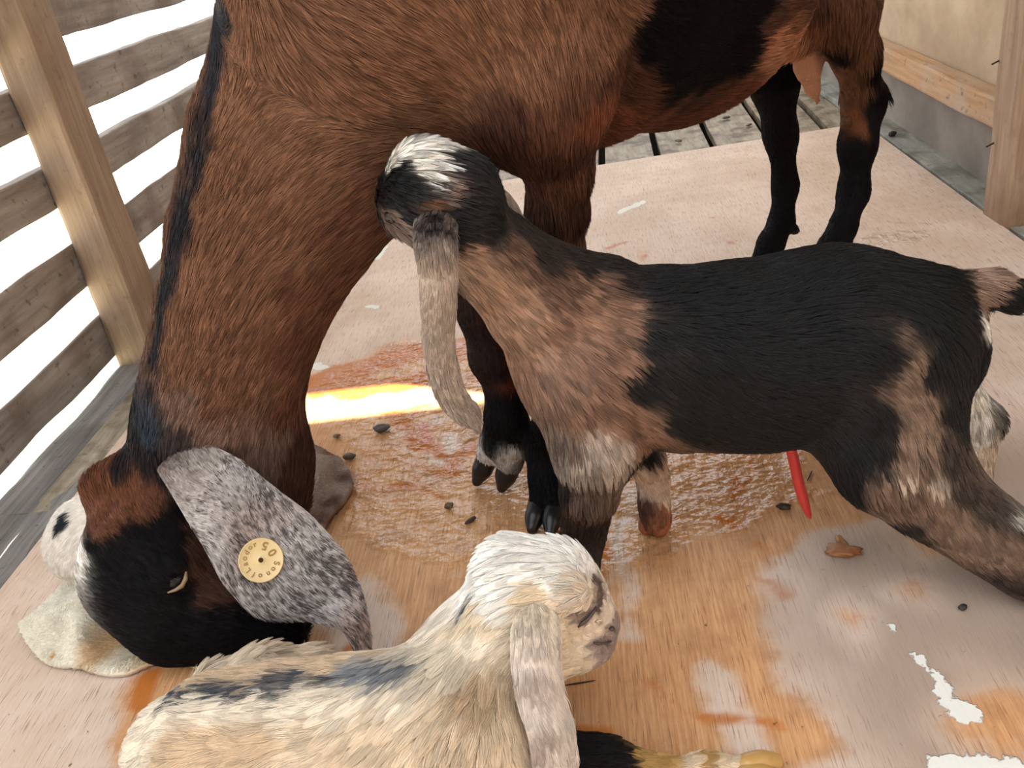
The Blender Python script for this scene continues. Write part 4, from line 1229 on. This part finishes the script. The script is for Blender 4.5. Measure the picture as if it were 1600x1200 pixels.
wU = [C(775, 905, .625), C(752, 925, .632), C(738, 945, .64), C(730, 965, .645)]
wL = [C(772, 935, .615), C(758, 950, .625), C(745, 965, .635), C(733, 972, .642)]
e5, V_, T_, N_, F_ = leaf('ear', wU, wL, 0.2, M_SKIN, wk, thick=0.004, nu=20, nv=8, label='far ear, grey edge behind the head', colfn=lambda P: np.tile(lin((110, 114, 124)), (len(P), 1)))
M_WEYE = plain('closed_eye_rim', (70, 56, 52), 0.4, 0.4)
ls = [surf(bvw, x, y, 0.001) for (x, y) in ((903, 980), (910, 974), (918, 968), (926, 958), (931, 948))]
ls = [l - unit(ray(915, 970)) * 0.0025 if l is not None else None for l in ls]
if all(l is not None for l in ls):
    tube('eye', ls, [0.0006, 0.0014, 0.0012, 0.0013, 0.0006], M_WEYE, wk, 6, 'closed dark eye')
ls = [surf(bvw, x, y, 0.0006) for (x, y) in ((928, 1004), (936, 1006), (946, 1005), (955, 1002))]
ls = [l - unit(ray(945, 1005)) * 0.0016 if l is not None else None for l in ls]
if all(l is not None for l in ls):
    tube('mouth', ls, 0.0008, M_WEYE, wk, 6)
np_ = surf(bvw, 956, 982, 0.0016)
if np_ is not None: ball('nostril', np_, 0.0019, M_WEYE, wk, (1, 1, 0.7))
hoof(wk, G(500, 1040, 0.012), G(512, 1034, 0.010), 0.006, 0.0045, M_HOOFY, res=0.0014)
hoof(wk, G(1168, 1197, 0.012), G(1210, 1190, 0.007), 0.0085, 0.006, M_HOOFY, res=0.0016)
hoof(wk, G(1168, 1215, 0.012), G(1208, 1212, 0.007), 0.0085, 0.006, M_HOOFY, res=0.0016)

# ================================================================== CLOTHS
def cloth(name, pix, hfn, colfn, label, cat, thick=0.005, step=0.003, loops=40000, seed=3):
    poly = spline(np.array([[*G(*p)[:2], 0] for p in pix] + [[*G(*pix[0])[:2], 0]]), 160)[:, :2]
    lo, hi = poly.min(0) - step * 2, poly.max(0) + step * 2
    xs = np.arange(lo[0], hi[0], step); ys = np.arange(lo[1], hi[1], step)
    X, Y = np.meshgrid(xs, ys, indexing='ij'); P = np.stack([X.ravel(), Y.ravel()], 1)
    sd_ = poly_sd(P, poly)
    keep = sd_ < step * 0.6
    # pull the outermost ring onto the outline
    ids = np.full(len(P), -1); ids[keep] = np.arange(keep.sum())
    I = ids.reshape(X.shape)
    q = np.stack([I[:-1, :-1], I[1:, :-1], I[1:, 1:], I[:-1, 1:]], -1).reshape(-1, 4)
    q = q[(q >= 0).all(1)]
    P = P[keep]; s = -sd_[keep]
    h0 = hfn(P)
    edge = np.clip((s + step) / 0.006, 0, 1)
    top = 0.0035 + h0 * np.clip((s + step) / 0.02, 0.15, 1) + thick * np.sqrt(np.clip(edge * (2 - edge), 0, 1))
    E0 = np.concatenate([q[:, [0, 1]], q[:, [1, 2]], q[:, [2, 3]], q[:, [3, 0]]])
    _, inv0, cnt0 = np.unique(np.sort(E0, 1), axis=0, return_inverse=True, return_counts=True)
    bv = np.unique(E0[cnt0[inv0.ravel()] == 1])
    best = np.full(len(bv), 1e9); tgt = P[bv].copy()
    for i in range(len(poly)):
        a_, b2 = poly[i], poly[(i + 1) % len(poly)]
        ab_ = b2 - a_; t_ = np.clip(((P[bv] - a_) @ ab_) / max(ab_ @ ab_, 1e-12), 0, 1)
        c_ = a_ + t_[:, None] * ab_; d_ = np.linalg.norm(P[bv] - c_, axis=1)
        m_ = d_ < best; best[m_] = d_[m_]; tgt[m_] = c_[m_]
    P[bv] = tgt
    P3 = np.concatenate([P, np.zeros((len(P), 1))], 1)
    top = top + noise(P3, 260, seed) * 0.0006 + noise(P3, 45, seed + 2) * 0.0015
    Vt = np.concatenate([P, top[:, None]], 1)
    Vb = np.concatenate([P, np.maximum(top - thick * 1.0, 0.0012)[:, None]], 1)
    m = len(P)
    # border edges
    E = np.sort(np.concatenate([q[:, [0, 1]], q[:, [1, 2]], q[:, [2, 3]], q[:, [3, 0]]]), 1)
    Eo = np.concatenate([q[:, [0, 1]], q[:, [1, 2]], q[:, [2, 3]], q[:, [3, 0]]])
    u, inv, cnt = np.unique(E, axis=0, return_inverse=True, return_counts=True)
    bd = Eo[cnt[inv.ravel()] == 1]
    side = np.stack([bd[:, 1], bd[:, 0], bd[:, 0] + m, bd[:, 1] + m], 1)
    V = np.concatenate([Vt, Vb]); Fq = np.concatenate([q, q[:, ::-1] + m, side])
    me = mesh(name, V, Fq)
    set_attr(me, 'coat', colfn(V))
    o = link(name, me, M_CLOTHFUR)
    tag(o, label, cat)
    tri = np.concatenate([q[:, [0, 1, 2]], q[:, [0, 2, 3]]])
    fn = np.cross(V[tri[:, 1]] - V[tri[:, 0]], V[tri[:, 2]] - V[tri[:, 0]])
    N = np.zeros_like(V)
    for j in range(3): np.add.at(N, tri[:, j], fn)
    if loops:
        make_coat('terry_pile', o, V, tri, unit(N), lambda P: noise3(P, 80, 5), colfn, loops, 0.0032, 0.0004, lift=1.2, clump=0.6, csize=0.0035, wild=1.0, grav=0.0, mat=M_CLOTHFUR, var=0.15, seg=3, seed=21)
    return o

def towel_h(P):
    a, b_ = G(165, 905)[:2], G(130, 1045)[:2]
    ab = b_ - a; t = np.clip(((P - a) @ ab) / (ab @ ab), 0, 1)
    d = np.linalg.norm(P - a - t[:, None] * ab, axis=1)
    h = 0.022 * (1 - t * 0.4) * np.exp(-(d / 0.014) ** 2) * np.clip((-0.40 - P[:, 0]) / 0.05, 0, 1)
    c = G(100, 985)[:2]
    h += 0.012 * np.exp(-(np.linalg.norm(P - c, axis=1) / 0.03) ** 2)
    return h
def towel_c(V):
    base = np.tile(lin((230, 224, 208)), (len(V), 1))
    for (x, y), r, c, k in (((185, 1010), 0.020, (196, 154, 98), .8), ((150, 1040), 0.014, (200, 160, 110), .7), ((90, 1035), 0.005, (206, 150, 40), 1.), ((290, 1035), 0.03, (206, 186, 140), .6), ((230, 1040), 0.02, (206, 176, 130), .5)):
        d = np.linalg.norm(V[:, :2] - G(x, y)[:2], axis=1) + noise(V, 60, 3) * 0.006
        f = (np.clip(1.4 - d / r, 0, 1) * k)[:, None]
        base = base * (1 - f) + lin(c) * f
    return base
cloth('towel', [(33, 984), (62, 962), (100, 925), (128, 900), (200, 880), (330, 900), (440, 960), (420, 1010), (380, 1042), (330, 1052), (280, 1043), (240, 1045), (205, 1058), (165, 1060), (120, 1050), (75, 1042), (48, 1015)], towel_h, towel_c,
      'cream terry towel with ochre stains spread under the head of the doe', 'towel', loops=60000)
def rag_h(P):
    a, b_ = G(548, 745)[:2], G(505, 830)[:2]
    ab = b_ - a; t = np.clip(((P - a) @ ab) / (ab @ ab), 0, 1)
    d = np.linalg.norm(P - a - t[:, None] * ab, axis=1)
    return 0.012 * np.clip((d - 0.008) / 0.01, 0, 1)
def rag_c(V):
    base = np.tile(lin((172, 156, 148)), (len(V), 1)) * (1 + 0.15 * noise(V, 70, 3))[:, None]
    for (x, y), r, c, k in (((476, 735), 0.010, (176, 110, 40), .9), ((540, 760), 0.012, (96, 66, 56), .8), ((520, 800), 0.012, (86, 58, 50), .8), ((505, 825), .012, (110, 80, 70), .7), ((520, 728), .008, (150, 100, 60), .6)):
        d = np.linalg.norm(V[:, :2] - G(x, y)[:2], axis=1) + noise(V, 60, 3) * 0.006
        f = (np.clip(1.4 - d / r, 0, 1) * k)[:, None]
        base = base * (1 - f) + lin(c) * f
    return base
cloth('rag', [(440, 690), (475, 702), (520, 722), (546, 742), (553, 766), (540, 790), (520, 815), (505, 838), (480, 838), (440, 830), (410, 760)], rag_h, rag_c,
      'dirty grey folded rag lying on the board behind the mottled ear', 'rag', thick=0.008, loops=26000, seed=9)

# ================================================================== DROPPINGS AND BITS
def clod(name, px, py, a, b_, h, rot, rgb, label, cat, rough=0.5, seed=0, z0=0.0, amp=0.25, group=None):
    c = G(px, py, z0)
    V, Fc = [], []
    nu, nv = 20, 12
    for i in range(nv + 1):
        th = math.pi * i / nv
        for j in range(nu):
            ph = 2 * math.pi * j / nu
            V.append([math.sin(th) * math.cos(ph), math.sin(th) * math.sin(ph), math.cos(th)])
    V = np.array(V)
    V = V * (1 + amp * noise(V + seed, 1.6, seed) + amp * 0.4 * noise(V + seed, 4, seed))[:, None]
    V = V * np.array([a, b_, h])
    cs, sn = math.cos(rot), math.sin(rot)
    V = np.stack([V[:, 0] * cs - V[:, 1] * sn, V[:, 0] * sn + V[:, 1] * cs, V[:, 2]], 1)
    V[:, 2] = V[:, 2] - V[:, 2].min()
    for i in range(nv):
        for j in range(nu):
            Fc.append((i * nu + j, (i + 1) * nu + j, (i + 1) * nu + (j + 1) % nu, i * nu + (j + 1) % nu))
    o = link(name, mesh(name, V, Fc), plain(name + '_surface', rgb, rough, 0.5))
    o.location = (c[0], c[1], z0 + 0.0004)
    tag(o, label, cat, group)
    return o
DR = 'loose droppings and pebbles on the board'
clod('pebble', 598, 674, .0095, .006, .0045, .2, (92, 88, 84), 'largest grey oval pebble on the wet board, left of the front hooves of the doe', 'pebble', seed=1, group=DR)
clod('pebble', 547, 717, .0072, .005, .004, .0, (96, 90, 78), 'small grey pebble on the board just above the grey rag', 'pebble', seed=2, group=DR)
clod('pebble', 527, 684, .0045, .0035, .0025, .4, (120, 104, 84), 'tiny tan pebble left of the largest grey pebble', 'pebble', seed=3, group=DR)
clod('dropping', 703, 794, .005, .0042, .0032, .1, (108, 88, 62), 'small brown dropping left of and below the spread front hooves of the doe', 'dropping', seed=4, group=DR)
clod('dropping', 736, 816, .007, .0022, .002, .7, (74, 54, 40), 'thin dark crumb on the board left of the second black front hoof', 'dropping', seed=5, group=DR)
clod('dropping', 1225, 796, .0070, .0040, .003, -.3, (58, 44, 36), 'dark brown dropping left of the tip of the red cord', 'dropping', seed=6, group=DR)
clod('chaff', 1265, 745, .0008, .010, .0010, -.5, (50, 40, 38), 'thin dark straw bit beside the red cord', 'chaff', seed=7, amp=.1)
clod('bark_flake', 1322, 866, .0135, .0085, .0028, -.3, (152, 98, 56), 'ragged orange brown flake on the board below the hind leg of the black kid', 'bark', seed=8, amp=.55)
clod('bark_flake', 1315, 850, .004, .009, .0015, .2, (158, 110, 66), 'narrow splinter on top of the orange brown flake', 'bark', seed=18, amp=.4)
clod('dropping', 1504, 952, .0035, .0030, .0018, .4, (44, 40, 40), 'small black crumb on the pale board at right', 'dropping', seed=9, group=DR)
clod('dropping', 1394, 213, .0085, .006, .005, .2, (52, 46, 42), 'dark dropping on the ledge at the far corner of the board', 'dropping', seed=10, group=DR, z0=-0.001)
clod('straw', 905, 1069, .013, .0006, .0008, .1, (64, 36, 30), 'thin dark stalk below the chin of the white kid', 'straw', seed=11, amp=.05)
clod('paint_flake', 1345, 187, .008, .0012, .006, 1.2, (226, 216, 196), 'pale paint flake on the wall', 'flake', seed=12) if False else None
for i, (x, y, s, lab) in enumerate([(1103, 178, .011, 'under the belly of the doe'), (1122, 163, .012, 'just left of the far hind leg'), (1145, 160, .008, 'against the far hind leg'), (1060, 222, .010, 'at the far edge of the board'),
                                     (1135, 186, .010, 'near the dark stain'), (1170, 197, .010, 'touching the board edge'), (1128, 140, .008, 'farthest under the belly'), (1275, 108, .008, 'between udder and hind leg')]):
    clod('dropping', x, y, s, s * .6, .003, i * .8, (96, 84, 52) if i % 2 else (60, 54, 44), 'flattened dropping on the far floor planks, ' + lab, 'dropping', seed=20 + i, group='droppings on the floor planks', z0=-0.013)
print('cam depths', [round(depth(n_[0]), 3) for n_ in neck], 'tris', len(mb.tri), len(kb.tri), len(wb.tri))
